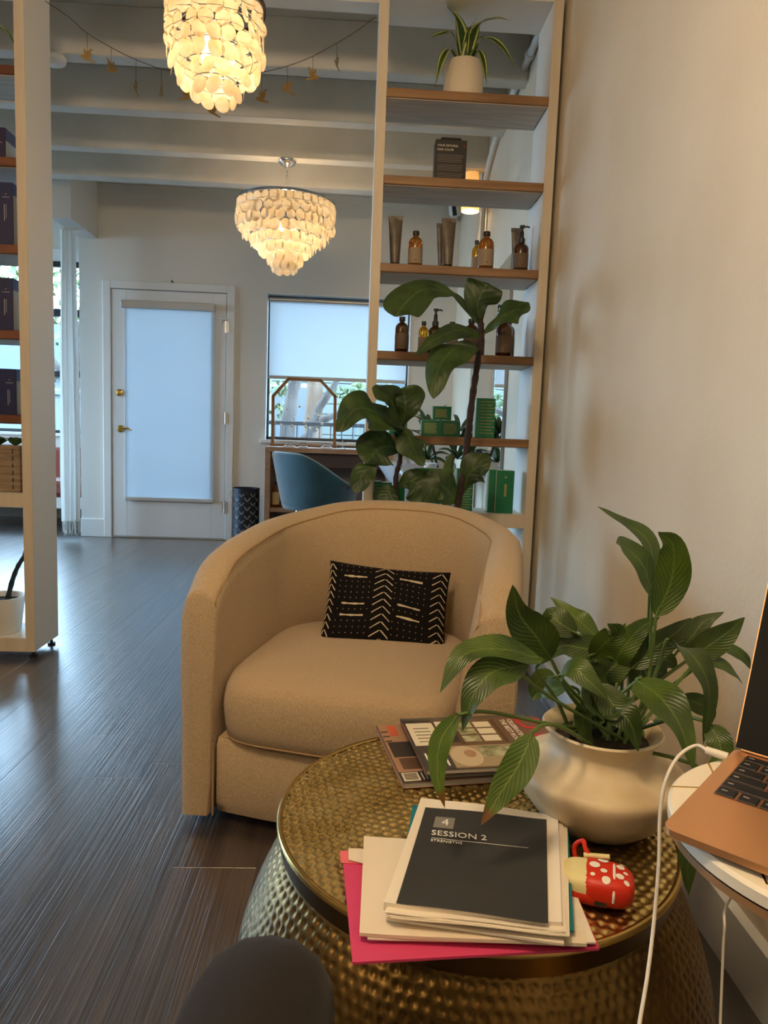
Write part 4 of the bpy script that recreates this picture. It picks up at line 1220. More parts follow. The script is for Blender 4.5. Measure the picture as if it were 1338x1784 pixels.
for k, (pet, bl, wd, fc) in enumerate(LZ):
    bl3 = [ony(*p) for p in bl]
    pet3 = [ony(*p) for p in pet]
    root = SC+V(.045*math.cos(k*2.4), .045*math.sin(k*2.4)*.8, -.008)
    m = G_LILYT if k in (6, 7) else G_LILY
    lf = make_leaf(lily, 'leaf', m, bl3, wd*.9, fc, lance, 18, .22, .035, k, twist=(.5 if k % 3 == 0 else -.3))
    pp = catmull([root]+pet3[1:]+[bl3[0], bl3[0]*.7+bl3[1]*.3], 16)
    MB().tube(pp, [.0032-.0016*i/16 for i in range(17)], 6).build('petiole', STEM, lf, True)

# ================================================================== FIDDLE LEAF FIG BEHIND THE CHAIR
FY = 2.60
fb1, fb2 = ony(690, 868, FY), ony(800, 880, FY)
fpot = V((fb1.x+fb2.x)/2, 2.66, 0)
fig = thing('fiddle_leaf_fig', 'fiddle-leaf fig with two stems rising between the armchair and the shelves', 'plant', fpot)
POTG = mat('grey_ceramic_pot', srgb(150, 146, 140), .5)
MB().lathe([(.06, 0), (.085, .01), (.105, .2), (.108, .24), (.100, .24), (.095, .2), (.02, .19)], 36, fpot).build('pot', POTG, fig, True, 50)
MB().lathe([(.096, .21), (.04, .215), (.001, .216)], 24, fpot).build('soil', SOIL, fig, True)
st1 = [fpot+V(-.04, 0, .2), ony(690, 866, FY), ony(697, 800, FY), ony(700, 755, FY), ony(703, 735, FY)]
st2 = [fpot+V(.04, 0, .2), ony(797, 880, FY), ony(810, 800, FY), ony(822, 700, FY), ony(830, 645, FY), ony(838, 580, FY), ony(836, 555, FY)]
for st, r0, r1 in ((st1, .011, .007), (st2, .013, .011)):
    c = catmull(st, 40)
    MB().tube(c, [r0+(r1-r0)*i/40+.0015*math.sin(i*2.1) for i in range(41)], 10).build('stem', STEMD, fig, True)
FL = [  # blade pixel path (px,py,Y), width m, face
 ([(833,562,FY),(800,520,2.57),(775,508,2.54),(735,505,2.50),(700,535,2.46),(690,552,2.44)], 0.150, (-.3,-1,.5), .10),
 ([(838,566,FY),(832,530,2.58),(845,500,2.57),(848,492,2.57)], 0.140, (0,-1,.15), .15),
 ([(842,582,FY),(870,555,2.56),(900,540,2.54),(924,538,2.52)], 0.116, (-.3,-.8,.7), .12),
 ([(838,585,FY),(800,575,2.55),(760,590,2.50),(722,620,2.46)], 0.066, (.2,-.8,.35), .25),
 ([(830,602,FY),(795,605,2.52),(765,640,2.48),(755,695,2.45)], 0.152, (-.45,-.8,.4), .2),
 ([(702,745,FY),(690,715,2.55),(675,690,2.52),(648,676,2.50)], 0.189, (.2,-.6,.7), .1),
 ([(702,748,FY),(662,722,2.52),(622,712,2.48),(586,752,2.45)], 0.201, (-.1,-.7,.75), .12),
 ([(700,745,FY),(706,715,2.57),(705,690,2.56),(700,676,2.55)], 0.146, (0,-1,.2), .1),
 ([(698,785,FY),(675,778,2.56),(655,785,2.53),(638,808,2.50)], 0.165, (-.3,-1,.15), .12),
 ([(704,745,FY),(712,760,2.55),(722,785,2.52),(738,812,2.50)], 0.122, (.4,-.9,.3), .3),
 ([(655,805,2.52),(645,812,2.50),(630,830,2.48),(618,858,2.46)], 0.091, (-.3,-1,.4), .2),
 ([(692,845,FY),(715,838,2.57),(735,850,2.55),(748,880,2.54)], 0.146, (0,-1,.3), .1),
 ([(692,850,FY),(680,855,2.58),(672,868,2.57),(668,885,2.56)], 0.098, (-.2,-1,.3), .1),
 ([(795,875,FY),(775,850,2.57),(758,845,2.55),(738,880,2.53)], 0.134, (.1,-1,.3), .15),
 ([(802,865,FY),(815,830,2.58),(835,812,2.56),(852,818,2.55)], 0.122, (-.1,-1,.4), .12),
 ([(795,850,FY),(785,830,2.58),(782,815,2.58),(788,790,2.58)], 0.043, (.3,-1,.2), .3),
]
for k, (bl, wd, fc, cu_) in enumerate(FL):
    make_leaf(fig, 'leaf', G_FIG, [ony(*p) for p in bl], wd, fc, (obov2 if k == 0 else ovate if k in (3, 4, 5, 6, 9, 13) else obov), 26, .12, .075, 100+k, curl=cu_)

# ================================================================== STRIPED DRACAENA ON THE TOP SHELF
POTW = mat('off_white_ribbed_pot', srgb(222, 208, 184), .65, bump=.5, bscale=40, bdist=.004)
dp0 = ony(807, 158, 2.93); dpc = V(dp0.x, 2.93, ZR[0]+.001)
drac = thing('potted_dracaena', 'striped dracaena in an off-white textured pot on the top shelf', 'plant', dpc)
pr_ = .077; phh = .145
MB().lathe([(.03, 0), (pr_*.98, 0), (pr_, .006), (pr_, phh-.004), (pr_-.004, phh), (pr_-.010, phh-.004), (pr_-.012, .11), (.01, .11)], 44, dpc).build('pot', POTW, drac, True, 50)
MB().lathe([(pr_-.012, .118), (.001, .122)], 24, dpc).build('soil', SOIL, drac, True)
DL = [
 ([(808,95,2.93),(800,45,2.92),(776,8,2.9),(764,-18,2.88)], .050),
 ([(810,95,2.93),(815,60,2.9),(822,45,2.88),(834,28,2.86)], .022),
 ([(812,95,2.93),(830,50,2.9),(862,33,2.87),(894,36,2.85)], .036),
 ([(813,92,2.93),(840,70,2.88),(872,80,2.84),(901,122,2.82)], .032),
 ([(805,90,2.93),(790,62,2.89),(768,60,2.85),(742,69,2.82)], .028),
 ([(804,92,2.93),(785,88,2.86),(770,105,2.83),(758,152,2.81)], .026),
 ([(815,92,2.93),(830,88,2.86),(842,108,2.83),(848,150,2.81)], .024),
 ([(810,92,2.95),(822,75,2.98),(838,66,3.0),(848,62,3.02)], .024),
]
for k, (bl, wd) in enumerate(DL):
    p3 = [ony(*p) for p in bl]
    p3[0] = dpc+V(.012*math.cos(k*2), .012*math.sin(k*2), .12)
    make_leaf(drac, 'leaf', G_DRAC, p3, wd*1.35, (.1*(-1)**k, -.6, .9), strap, 16, .3, .03, 200+k)
# ================================================================== SHELL PENDANT LAMPS
SHELL = translucent('capiz_shell', srgb(246, 234, 210), .42, .35, srgb(232, 208, 164), 34)
CHROME = mat('chrome', srgb(206, 208, 212), .12, 1.0)
BRONZE = mat('bronze_ring', srgb(92, 74, 48), .35, 1.0)
BULB = mat('lit_bulb', (1, .8, .5, 1), .4, emit=(1.0, .70, .34, 1), estr=3.5)
def shell_mesh(r, name):
    b = MB(); n = 18
    b.v.append((0, .0016, -r)); 
    for q in (.55, 1.0):
        for k in range(n):
            a = 2*PI*k/n
            rr_ = r*q*(1+.02*math.sin(3*a))
            b.v.append((rr_*math.sin(a), .0016*(1-q), -r+rr_*math.cos(a)))
    b.f = [(0, 1+k, 1+(k+1) % n) for k in range(n)]+[(1+k, 1+n+k, 1+n+(k+1) % n, 1+(k+1) % n) for k in range(n)]
    return b.mesh(name, SHELL, True)
def pendant(label, c, ztop, R, tiers, shell_r, drop, ring_m, canopy_z, power, rg):
    """tiers: list of (radius, count) from top to bottom, `drop` apart"""
    t = thing('pendant_lamp', label, 'lamp', (c[0], c[1], canopy_z), group='capiz shell pendant lamps')
    MB().lathe([(.002, 0), (.056, 0), (.056, -.010), (.048, -.022), (.026, -.034), (.012, -.040), (.006, -.052), (.0, -.055)], 32, (c[0], c[1], canopy_z-.0005)).build('canopy', CHROME, t, True, 50)
    # chain
    z = canopy_z-.052
    k = 0
    while z > ztop+.05:
        lk = []
        for q in range(17):
            a = 2*PI*q/16
            u, v = .005*math.cos(a), .011*math.sin(a)
            lk.append((c[0]+(u if k % 2 == 0 else 0), c[1]+(0 if k % 2 == 0 else u), z-.009+v))
        MB().tube(lk, .0016, 6, cap=False).build('chain_link', CHROME, t, True)
        z -= .017; k += 1
    fr = MB()
    rims = []
    for q in range(3):
        a = q*2*PI/3+.5
        fr.tube([(c[0], c[1], ztop+.06), (c[0]+R*math.cos(a), c[1]+R*math.sin(a), ztop)], .0022, 6)
    fr.tube([(c[0], c[1], z+.02), (c[0], c[1], ztop-.06)], .004, 8)
    fr.build('frame', CHROME, t, True)
    zc = ztop
    rg_m = MB()
    rg_m.lathe([(R-.003, .012), (R+.003, .012), (R+.003, -.004), (R-.003, -.004), (R-.003, .012)], 60, (c[0], c[1], ztop), cap0=False, cap1=False)
    rg_m.build('top_ring', ring_m, t, True, 40)
    tr_ = MB()
    for i, (r, n) in enumerate(tiers):
        if i and r > .02: tr_.tube([(c[0]+(r-.001)*math.cos(a), c[1]+(r-.001)*math.sin(a), ztop-i*drop+.002) for a in np.linspace(0, 2*PI, 49)], .0016, 5, cap=False)
    tr_.build('tier_rings', CHROME, t, True)
    me = shell_mesh(shell_r, 'shell')
    for i, (r, n) in enumerate(tiers):
        z = ztop-i*drop
        for q in range(n):
            a = 2*PI*(q+.5*(i % 2))/n+rg.uniform(-.04, .04)
            tw = rg.uniform(-.5, .5); tl = rg.uniform(-.1, .1)
            s = rg.uniform(.9, 1.08)
            Mx = Matrix.Translation((c[0]+r*math.cos(a), c[1]+r*math.sin(a), z-rg.uniform(0, .006))) @ Matrix.Rotation(a-PI/2+tw, 4, 'Z') @ Matrix.Rotation(tl, 4, 'X') @ Matrix.Diagonal((s, 1, s*1.05, 1))
            inst(me, 'shell', t, Mx)
    zb = ztop-.13
    nb = 3
    for q in range(nb):
        a = 2*PI*q/nb+.3
        bx_, by_ = c[0]+.05*math.cos(a), c[1]+.05*math.sin(a)
        MB().lathe([(.001, .03), (.010, .028), (.013, .01), (.016, -.01), (.014, -.028), (.006, -.038), (.001, -.040)], 12, (bx_, by_, zb)).build('bulb', BULB, t, True)
    lamp('pendant_bulb', (c[0], c[1], zb), power, WARM, .045).parent = t
    l_ = [o for o in t.children if o.type == 'LIGHT'][0]
    l_.location = Vector((0, 0, zb-canopy_z))
    return t
rgp = random.Random(11)
c1 = ony(375, 60, 2.474); zt1 = ony(375, 12, 2.474).z
pendant('glowing shell pendant lamp nearest the camera, cut by the top of the picture', (c1.x, 2.474), zt1, .157, [(.149, 20), (.152, 20), (.153, 20), (.150, 20), (.136, 18), (.107, 14), (.071, 9)], .025, .039, BRONZE, 2.62, 1.7, rgp)
c2 = ony(498, 400, 4.69); zt2 = ony(498, 357, 4.69).z
pendant('wide tapering shell pendant lamp hanging in the back room before the far wall', (c2.x, 4.693), zt2, .307, [(.305, 36), (.309, 36), (.300, 36), (.266, 31), (.214, 26), (.161, 20), (.109, 14), (.078, 10)], .0323, .0495, CHROME, 2.62, 4.6, rgp)

# ================================================================== BIRD GARLAND
STRING = mat('dark_string', srgb(70, 58, 44), .8)
BIRDG = mat('gold_paper_bird', srgb(140, 116, 70), .5, .5)
gy = 2.86
gp = [(79, 2), (120, 30), (151, 57), (194, 83), (237, 104), (281, 120), (330, 128), (380, 133), (420, 131), (456, 126), (501, 115), (545, 98), (587, 75), (620, 55), (654, 30)]
g3 = [ony(*p, gy) for p in gp]
gar = thing('bird_garland', 'string garland of gold paper birds hung between the two shelving units', 'garland', g3[7])
MB().tube(catmull(g3, 60), .0014, 5).build('string', STRING, gar, True)
def bird_mesh():
    b = MB()
    body = [(-.020, .002), (-.013, .007), (-.004, .004), (.006, -.002), (.020, -.010), (.022, -.006), (.021, -.013), (.006, -.010), (-.006, -.008), (-.014, -.003)]
    wing = [(-.004, .002), (.000, .016), (.008, .024), (.016, .026), (.010, .016), (.012, .010), (.006, -.002)]
    wing2 = [(-.006, .002), (-.010, .014), (-.008, .024), (-.002, .016), (.002, .004)]
    for poly, d, oy in ((body, .0006, 0), (wing, .0006, .001), (wing2, .0006, -.001)):
        Mx = Matrix.Translation((0, oy, 0)) @ Matrix.Rotation(PI/2, 4, 'X')
        b.prism(poly, d, Mx)
    return b.mesh('bird', BIRDG)
bme = bird_mesh()
BD = [(152, 57, 100, .2, 1), (194, 83, 120, .9, -1), (237, 104, 155, 1.5, 1), (281, 120, 162, -1.0, 1), (325, 128, 168, .1, -1), (371, 134, 194, .5, 1), (456, 126, 172, -.3, 1), (501, 115, 156, .4, 1), (545, 98, 134, .2, -1), (587, 75, 112, 1.2, 1)]
for (x_, y0, y1, rz, sg) in BD:
    top_, bot = ony(x_, y0, gy), ony(x_, y1, gy)
    bo = inst(bme, 'bird', gar, Matrix.Translation(bot) @ Matrix.Rotation(rz, 4, 'Z') @ Matrix.Diagonal((1.3*sg, 1, 1.3, 1)))
    MB().tube([top_, bot+V(0, 0, .003)], .0009, 5).build('hanging_thread', STRING, bo)
# (threads were built in world space)

# ================================================================== SMALL CEILING AND WALL THINGS
sd = onz(103, 114, 2.62)
PLAST = mat('white_plastic', srgb(232, 232, 228), .4)
tag(MB().lathe([(.001, 0), (.06, 0), (.062, -.008), (.056, -.022), (.04, -.03), (.022, -.032), (.02, -.036), (.001, -.036)], 32, (sd.x, 3.57, 2.6195)).build('smoke_detector', PLAST, loc=(sd.x, 3.57, 2.6195), smooth=True), 'round white smoke detector under a ceiling beam near the left post', 'smoke detector')
# conduit along the right wall
cpts = [V(wallx(2.95)-.022, 2.95, 2.685), V(wallx(3.41)-.022, 3.41, 2.681), V(wallx(3.75)-.022, 3.75, 2.683), V(wallx(4.1)-.022, 4.1, 2.68), V(wallx(4.3)-.024, 4.3, 2.64), V(wallx(4.55)-.02, 4.55, 2.57), V(wallx(4.62)-.02, 4.62, 2.45), V(wallx(4.64)-.02, 4.64, 2.0)]
cond = thing('wall_conduit', 'white painted pipe running along the top of the right wall behind the shelves', 'pipe', cpts[0])
MB().tube(catmull(cpts, 50), .016, 12).build('pipe', TRIMW, cond, True)
for p in (cpts[1], cpts[3]):
    MB().lathe([(.024, -.01), (.024, .01)], 14, M=Matrix.Translation(p) @ Matrix.Rotation(PI/2, 4, 'X')).build('pipe_clip', TRIMW, cond, True)
# sconce
SHADE = translucent('frosted_sconce_glass', srgb(252, 238, 206), .6, .4)
syw = 4.74
sxw = wallx(syw)
scn = thing('wall_sconce', 'brass wall sconce with a glowing glass shade behind the shelves', 'sconce', (sxw, syw, 2.56))
shc = V(ony(822, 300, syw).x, syw, 0)
MB().box(sxw-.018, sxw, syw-.03, syw+.03, 2.52, 2.70, bev=.006).build('wall_plate', BRASS, scn)
MB().tube(catmull([V(sxw-.01, syw, 2.65), V(sxw-.05, syw, 2.66), V(shc.x, syw, 2.65)], 10), .007, 8).tube([(shc.x, syw, 2.74), (shc.x, syw, 2.62)], .006, 8).build('arm', BRASS, scn, True)
MB().lathe([(.004, 2.70), (.012, 2.69), (.03, 2.66), (.048, 2.632), (.05, 2.622), (.044, 2.623)], 24, (shc.x, syw, 0)).build('cap', BRASS, scn, True)
MB().lathe([(.046, 2.625), (.050, 2.56), (.056, 2.44), (.058, 2.39), (.056, 2.385), (.053, 2.44), (.047, 2.56), (.043, 2.623)], 28, (shc.x, syw, 0), cap0=False, cap1=False).build('glass_shade', SHADE, scn, True)
MB().lathe([(.001, 2.54), (.012, 2.53), (.014, 2.5), (.022, 2.46), (.018, 2.43), (.001, 2.42)], 14, (shc.x, syw, 0)).build('bulb', BULB, scn, True)
sl = lamp('sconce_bulb', (shc.x-sxw, 0, 2.43-2.56), 6, WARM, .03); sl.parent = scn
# security camera by the corner
sc0 = ony(793, 366, 5.86)
cm = thing('security_camera', 'small white security camera with black front in the far right corner', 'camera', (sc0.x, FAR_Y, sc0.z))
Mx = Matrix.Translation(sc0) @ Matrix.Rotation(math.radians(-12), 4, 'Y') @ Matrix.Rotation(.3, 4, 'X')
MB().box(-.045, .045, -.02, .06, -.05, .05, bev=.018, M=Mx).build('housing', PLAST, cm, True, 30)
MB().box(-.028, .006, -.024, -.018, -.04, .04, bev=.004, M=Mx).build('lens_window', BLK, cm)
MB().tube([sc0+V(0.01, .03, -.02), V(sc0.x+.03, FAR_Y-.002, sc0.z-.03)], .014, 10).build('mount', PLAST, cm, True)
# curtain at the alcove
CURT = translucent('white_gauze_curtain', srgb(232, 232, 228), .35, .9)
cxa, cxb, cy_ = ony(103, 600, 5.72).x, ony(138, 600, 5.72).x, 5.72
cur = thing('curtain', 'white gauze curtain with a frayed hem hanging beside the far wall', 'curtain', ((cxa+cxb)/2, cy_, .1))
cb = MB(); nx_, nz_ = 60, 40
for j in range(nz_+1):
    tz = j/nz_
    z = 2.40-(2.40-.16)*tz
    wsc = .75+.25*smoothstep(0, .5, tz)-.08*smoothstep(.8, 1, tz)
    for i in range(nx_+1):
        u = i/nx_
        x_ = (cxa+cxb)/2+(u-.5)*(cxb-cxa)*wsc
        y_ = cy_+.028*math.sin(u*PI*7+.6*math.sin(tz*5))*(.6+.4*math.sin(u*9+tz*2))
        cb.v.append((x_, y_, z))
cb.f = [(j*(nx_+1)+i, j*(nx_+1)+i+1, (j+1)*(nx_+1)+i+1, (j+1)*(nx_+1)+i) for j in range(nz_) for i in range(nx_)]
cb.build('curtain_cloth', CURT, cur, True)
fr = MB(); rgf = random.Random(5)
for i in range(54):
    u = i/53
    x_ = (cxa+cxb)/2+(u-.5)*(cxb-cxa)*.9; y_ = cy_+.026*math.sin(u*PI*7)
    fr.tube([(x_, y_, .17), (x_+rgf.uniform(-.004, .004), y_, .10), (x_+rgf.uniform(-.01, .01), y_, .045+rgf.random()*.03)], .0018, 4)
tag(fr.build('fringe', CURT, cur), kind='stuff')
MB().tube([(-2.24, cy_, 2.405), (-2.10, cy_, 2.405)], .010, 10).build('curtain_rod', TRIMW, cur, True)
# mirror on the right wall
MIRR = mat('mirror_glass', (.9, .92, .92, 1), .02, 1.0)
my0, my1, mz0, mz1 = 3.62, 4.86, .72, 1.86
mir = thing('wall_mirror', 'tall frameless salon mirror on the right wall behind the shelves', 'mirror', (wallx(4.2)-.02, 4.2, mz0))
def wbox(y0, y1, z0, z1, d0, d1):
    b = MB()
    b.add([(wallx(y0)-d0, y0, z0), (wallx(y1)-d0, y1, z0), (wallx(y1)-d1, y1, z0), (wallx(y0)-d1, y0, z0), (wallx(y0)-d0, y0, z1), (wallx(y1)-d0, y1, z1), (wallx(y1)-d1, y1, z1), (wallx(y0)-d1, y0, z1)],
          [(0, 3, 2, 1), (4, 5, 6, 7), (0, 1, 5, 4), (1, 2, 6, 5), (2, 3, 7, 6), (3, 0, 4, 7)])
    return b
wbox(my0, my1, mz0, mz1, .002, .018).build('backing', mat('mirror_backing', srgb(150, 150, 150), .5), mir)
wbox(my0+.004, my1-.004, mz0+.004, mz1-.004, .018, .0195).build('mirror_glass', MIRR, mir)
# ================================================================== BOTTLES, TUBES, BOXES ON THE SHELVES
def glass_amber(name, c):
    return mat(name, c, .12, spec=.6, trans=.7)
AMBER = glass_amber('amber_glass', srgb(176, 100, 24))
AMBERY = glass_amber('pale_amber_glass', srgb(214, 150, 30))
AMBERD = glass_amber('dark_amber_glass', srgb(92, 52, 22))
LABELT = mat('taupe_bottle_label', srgb(150, 132, 110), .7)
LABELD = mat('brown_bottle_label', srgb(104, 86, 70), .7)
LABELC = mat('cream_bottle_label', srgb(206, 180, 128), .7)
CAPB = mat('black_bottle_cap', srgb(22, 20, 20), .4)
TUBEM = mat('taupe_aluminium_tube', srgb(104, 95, 84), .42, .35, col2=srgb(82, 74, 65), nscale=20, bump=.5, bscale=40, bdist=.003)
def bottle(label, xc, Y, z, w, h, m=AMBER, lab=LABELT, pump=False, capm=CAPB, name='bottle', lab_r=(.12, .62), group='amber bottles on the oak shelves'):
    """h: full height with cap"""
    r = w/2
    t = thing(name, label, 'bottle', (xc, Y, z), group=group)
    hb = h*(.85 if not pump else .62)
    MB().lathe([(r*.3, .001), (r*.92, 0), (r, r*.12), (r, hb*.78), (r*.96, hb*.85), (r*.75, hb*.93), (r*.40, hb*.985), (r*.36, hb*1.0), (r*.36, hb*1.05)], 28, (xc, Y, z+.0005)).build('glass_body', m, t, True, 60)
    MB().lathe([(r*1.012, hb*lab_r[0]), (r*1.012, hb*lab_r[1])], 28, (xc, Y, z), cap0=False, cap1=False).build('paper_label', lab, t, True)
    if Y < 2.9: lettering('9', w*.2, CAPB, t, Matrix.Translation((xc-w*.05, Y-r*1.03, z+hb*(lab_r[0]+.06))) @ Matrix.Rotation(PI/2, 4, 'X'))
    if not pump:
        MB().lathe([(r*.44, hb*1.04), (r*.46, hb*1.05), (r*.46, h*.985), (r*.42, h)], 20, (xc, Y, z)).build('cap', capm, t, True, 50)
    else:
        MB().lathe([(r*.46, hb*1.0), (r*.46, hb*1.16), (r*.30, hb*1.18), (r*.26, hb*1.4), (r*.16, hb*1.42), (r*.16, h*.95)], 18, (xc, Y, z)).build('pump_collar', capm, t, True, 50)
        MB().lathe([(r*.34, h*.95), (r*.34, h), (r*.1, h*1.005)], 14, (xc, Y, z)).tube([(xc, Y, z+h*.975), (xc+r*.7, Y-.004, z+h*.975), (xc+r*.95, Y-.006, z+h*.955)], r*.12, 8).build('pump_head', capm, t, True, 50)
    return t
def tube_(label, xt0, xt1, ytop, xb0, xb1, ybot, Y, z):
    """crimped tube standing on its cap"""
    top0, top1 = ony(xt0, ytop, Y), ony(xt1, ytop, Y); b0, b1 = ony(xb0, ybot, Y), ony(xb1, ybot, Y)
    wt, wb_, h = (top1.x-top0.x)/2, (b1.x-b0.x)/2, top0.z-z
    xc0, xc1 = (b0.x+b1.x)/2, (top0.x+top1.x)/2
    t = thing('cream_tube', label, 'tube', (xc0, Y, z), group='aluminium tubes on the oak shelf')
    b = MB(); n = 28; L = 14
    for j in range(L+1):
        f = j/L
        hw = wb_+(wt-wb_)*f; hd = wb_*(1-f**1.4)+.002
        for k in range(n):
            a = 2*PI*k/n
            b.v.append((xc0+(xc1-xc0)*f+hw*math.cos(a), Y+hd*math.sin(a), z+.016+(h-.016)*f))
    b.f = [(j*n+k, j*n+(k+1) % n, (j+1)*n+(k+1) % n, (j+1)*n+k) for j in range(L) for k in range(n)]+[tuple(range(n))[::-1], tuple(range(L*n, L*n+n))]
    b.build('tube_body', TUBEM, t, True, 50)
    MB().box(xc1-wt*1.02, xc1+wt*1.02, Y-.003, Y+.003, z+h-.014, z+h+.002, bev=.001).build('crimp', TUBEM, t)
    MB().lathe([(wb_*.72, .0005), (wb_*.75, .003), (wb_*.75, .015), (wb_*.6, .016)], 20, (xc0, Y, z)).build('cap', CAPB, t, True, 50)
    return t
def wpx(x0, x1, y, Y): return (ony(x0, y, Y).x+ony(x1, y, Y).x)/2, abs(ony(x1, y, Y).x-ony(x0, y, Y).x)
def pbottle(label, x0, x1, ytop, z, Y, **k):
    xc, w = wpx(x0, x1, ytop+40, Y)
    h = ony((x0+x1)/2, ytop, Y).z-z
    return bottle(label, xc, Y, z, w, h, **k)
z3 = ZR[2]+.0005
tube_('leftmost taupe aluminium tube on the shelf of tubes, by the left post', 677, 702, 377, 680, 696, 456, 2.90, z3)
pbottle('capped amber bottle beside the leftmost tube', 711, 736, 403, z3, 2.89)
tube_('narrow taupe tube half hidden behind the wider middle tube', 761, 773, 390, 763, 771, 460, 2.97, z3)
tube_('wide taupe tube in the middle of the shelf of tubes', 770, 795, 381, 771, 788, 461, 2.89, z3)
pbottle('small pale amber bottle half hidden behind the tall capped bottle', 821, 837, 419, z3, 2.985, m=AMBERY)
pbottle('tall capped amber bottle with taupe label at the middle right of the tube shelf', 833, 860, 404, z3, 2.88)
tube_('taupe tube standing behind the pump bottle by the right post', 891, 909, 398, 893, 905, 466, 2.985, z3)
pbottle('amber pump bottle at the right end of the shelf of tubes', 895, 921, 393, z3, 2.88, pump=True, m=AMBERD, lab=LABELD)
z4 = ZR[3]+.0005
pbottle('dark amber bottle with black top at the left end, under the drooping fig leaf', 688, 711, 552, z4, 2.89, m=AMBERD, lab=LABELD)
pbottle('pale yellow amber bottle left of the black pump', 728, 746, 560, z4, 2.94, m=AMBERY)
pbottle('dark amber bottle with a tall black pump behind the fig leaves', 746, 770, 538, z4, 2.89, pump=True, m=AMBERD, lab=LABELD)
pbottle('pale amber bottle peeping over the fig leaf, right of the pump', 776, 797, 561, z4, 2.94, m=AMBERY)
pbottle('dark amber capped bottle just left of the fig stem', 807, 833, 556, z4, 2.89, m=AMBERD, lab=LABELD)
pbottle('dark bottle hidden behind the fig stem, only its cap showing', 826, 844, 560, z4, 2.99, m=AMBERD, lab=LABELD)
pbottle('squat dark amber bottle at the right end, topped by a fig leaf', 864, 892, 552, z4, 2.89, m=AMBERD, lab=LABELD)
pbottle('dark bottle almost wholly behind the squat right-end bottle', 876, 896, 556, z4, 2.985, m=AMBERD, lab=LABELD)

# ---- black hair colour box
BOXK = mat('black_carton', srgb(34, 30, 30), .5)
BOXK2 = mat('charcoal_carton_panel', srgb(48, 44, 43), .5)
TXTG = mat('grey_small_print', srgb(112, 106, 102), .7)
z2 = ZR[1]+.0005
q0, q1 = ony(757, 304, 2.87), ony(811, 310, 2.87)
ztb = ony(780, 243, 2.87).z
hb = thing('hair_colour_box', 'black carton reading your natural hair color, alone on the second shelf', 'box', ((q0.x+q1.x)/2, 2.9, z2))
bd = MB().box(q0.x, q1.x, 2.87, 2.94, z2, ztb, bev=.0012).build('carton', BOXK, hb)
FRX = lambda x_, z_, y_=2.8692: Matrix.Translation((x_, y_, z_)) @ Matrix.Rotation(PI/2, 4, 'X')
ww = q1.x-q0.x
lettering('YOUR NATURAL', .0108, WHITE_INK, bd, FRX(q0.x+.006, ztb-.026))
lettering('HAIR COLOR', .0108, WHITE_INK, bd, FRX(q0.x+.006, ztb-.041))
lettering('X', .010, C_RED, bd, FRX(q1.x-.014, ztb-.026))
sm = MB()
for r_ in range(15):
    if r_ in (5, 10): continue
    sm.box(q0.x+.008, q1.x-.010-.012*rng.random(), 2.8692, 2.8696, ztb-.058-.0062*r_, ztb-.0558-.0062*r_)
tag(sm.build('small_print', TXTG, bd), kind='stuff')
MB().box(q0.x+.02, q1.x-.02, 2.872, 2.90, ztb, ztb+.010, bev=.004).build('torn_flap', BOXK2, hb)

# ---- green boxes
GREEN = mat('green_carton', srgb(18, 118, 80), .45)
GREEND = mat('green_carton_side', srgb(206, 214, 196), .5)
GOLDT = mat('gold_small_print', srgb(150, 156, 96), .6)
def gbox(label, x0, x1, ytop, z, Y, dep=.06, rows=0, style='lines', h=None, logo=False, side=True):
    p0, p1 = ony(x0, ytop, Y), ony(x1, ytop, Y)
    zt = z+h if h else (p0.z+p1.z)/2
    t = thing('green_product_box', label, 'box', ((p0.x+p1.x)/2, Y, z), group='green product boxes on the shelves')
    b = MB().box(p0.x, p1.x, Y, Y+dep, z, zt, bev=.001).build('carton', GREEN, t)
    if side: MB().box(p0.x-.0006, p0.x+.0002, Y+.002, Y+dep-.002, z+.002, zt-.002).build('pale_side', GREEND, t)
    MB().box(p0.x+.002, p1.x-.002, Y+.002, Y+dep-.002, zt, zt+.0006).build('pale_lid', GREEND, t)
    w_ = p1.x-p0.x
    if rows:
        sm = MB()
        for k in range(rows):
            zz_ = zt-.012-(zt-z-.02)*k/rows
            if style == 'block' and k % 5 == 4: continue
            ln = (.62 if k % 2 else .78)*w_ if style == 'list' else w_*(.72-.15*rng.random())
            xa = p0.x+w_*(.22 if style == 'list' else .14)
            sm.box(xa, xa+ln, Y-.0005, Y, zz_-.0032, zz_)
            if style == 'list': sm.box(p0.x+w_*.12, p0.x+w_*.16, Y-.0005, Y, zz_-.0032, zz_)
        tag(sm.build('printed_text', GOLDT, b), kind='stuff')
    if logo:
        xm = (p0.x+p1.x)/2
        MB().prism([(-.007, 0), (0, .007), (.007, 0), (0, -.003)], .0004, FRX(xm, zt-.028, Y-.0003)).build('printed_emblem', GOLDT, b)
        MB().box(xm-.004, xm+.006, Y-.0005, Y, zt-.105, zt-.055).build('printed_column', GOLDT, b)
    return t
z5 = ZR[4]+.0005
gbox('tall green box at the left end of the shelf, behind the big fig leaf', 682, 712, 676, z5, 2.90, .06, 6, 'list')
gbox('lower left small green box of the three-box pyramid', 735, 768.6, 732, z5, 2.88, .05, 7)
gbox('lower right small green box of the three-box pyramid', 769, 802, 733, z5, 2.88, .05, 7)
zz_ = ony(768, 732, 2.88).z
gbox('small green box on top of the three-box pyramid', 755, 787, 708, zz_+.002, 2.882, .05, 7)
gbox('tall green box with pale ingredient lines, right of the fig stem', 831, 864, 694, z5, 2.87, .06, 11, 'list')
z6 = ZLOW+.0005
gbox('short green box against the left post on the low shelf', 653, 665, 839, z6, 2.90, .05, 8, 'list')
gbox('plain short green box second from the left post on the low shelf', 665.5, 683, 841, z6, 2.90, .05)
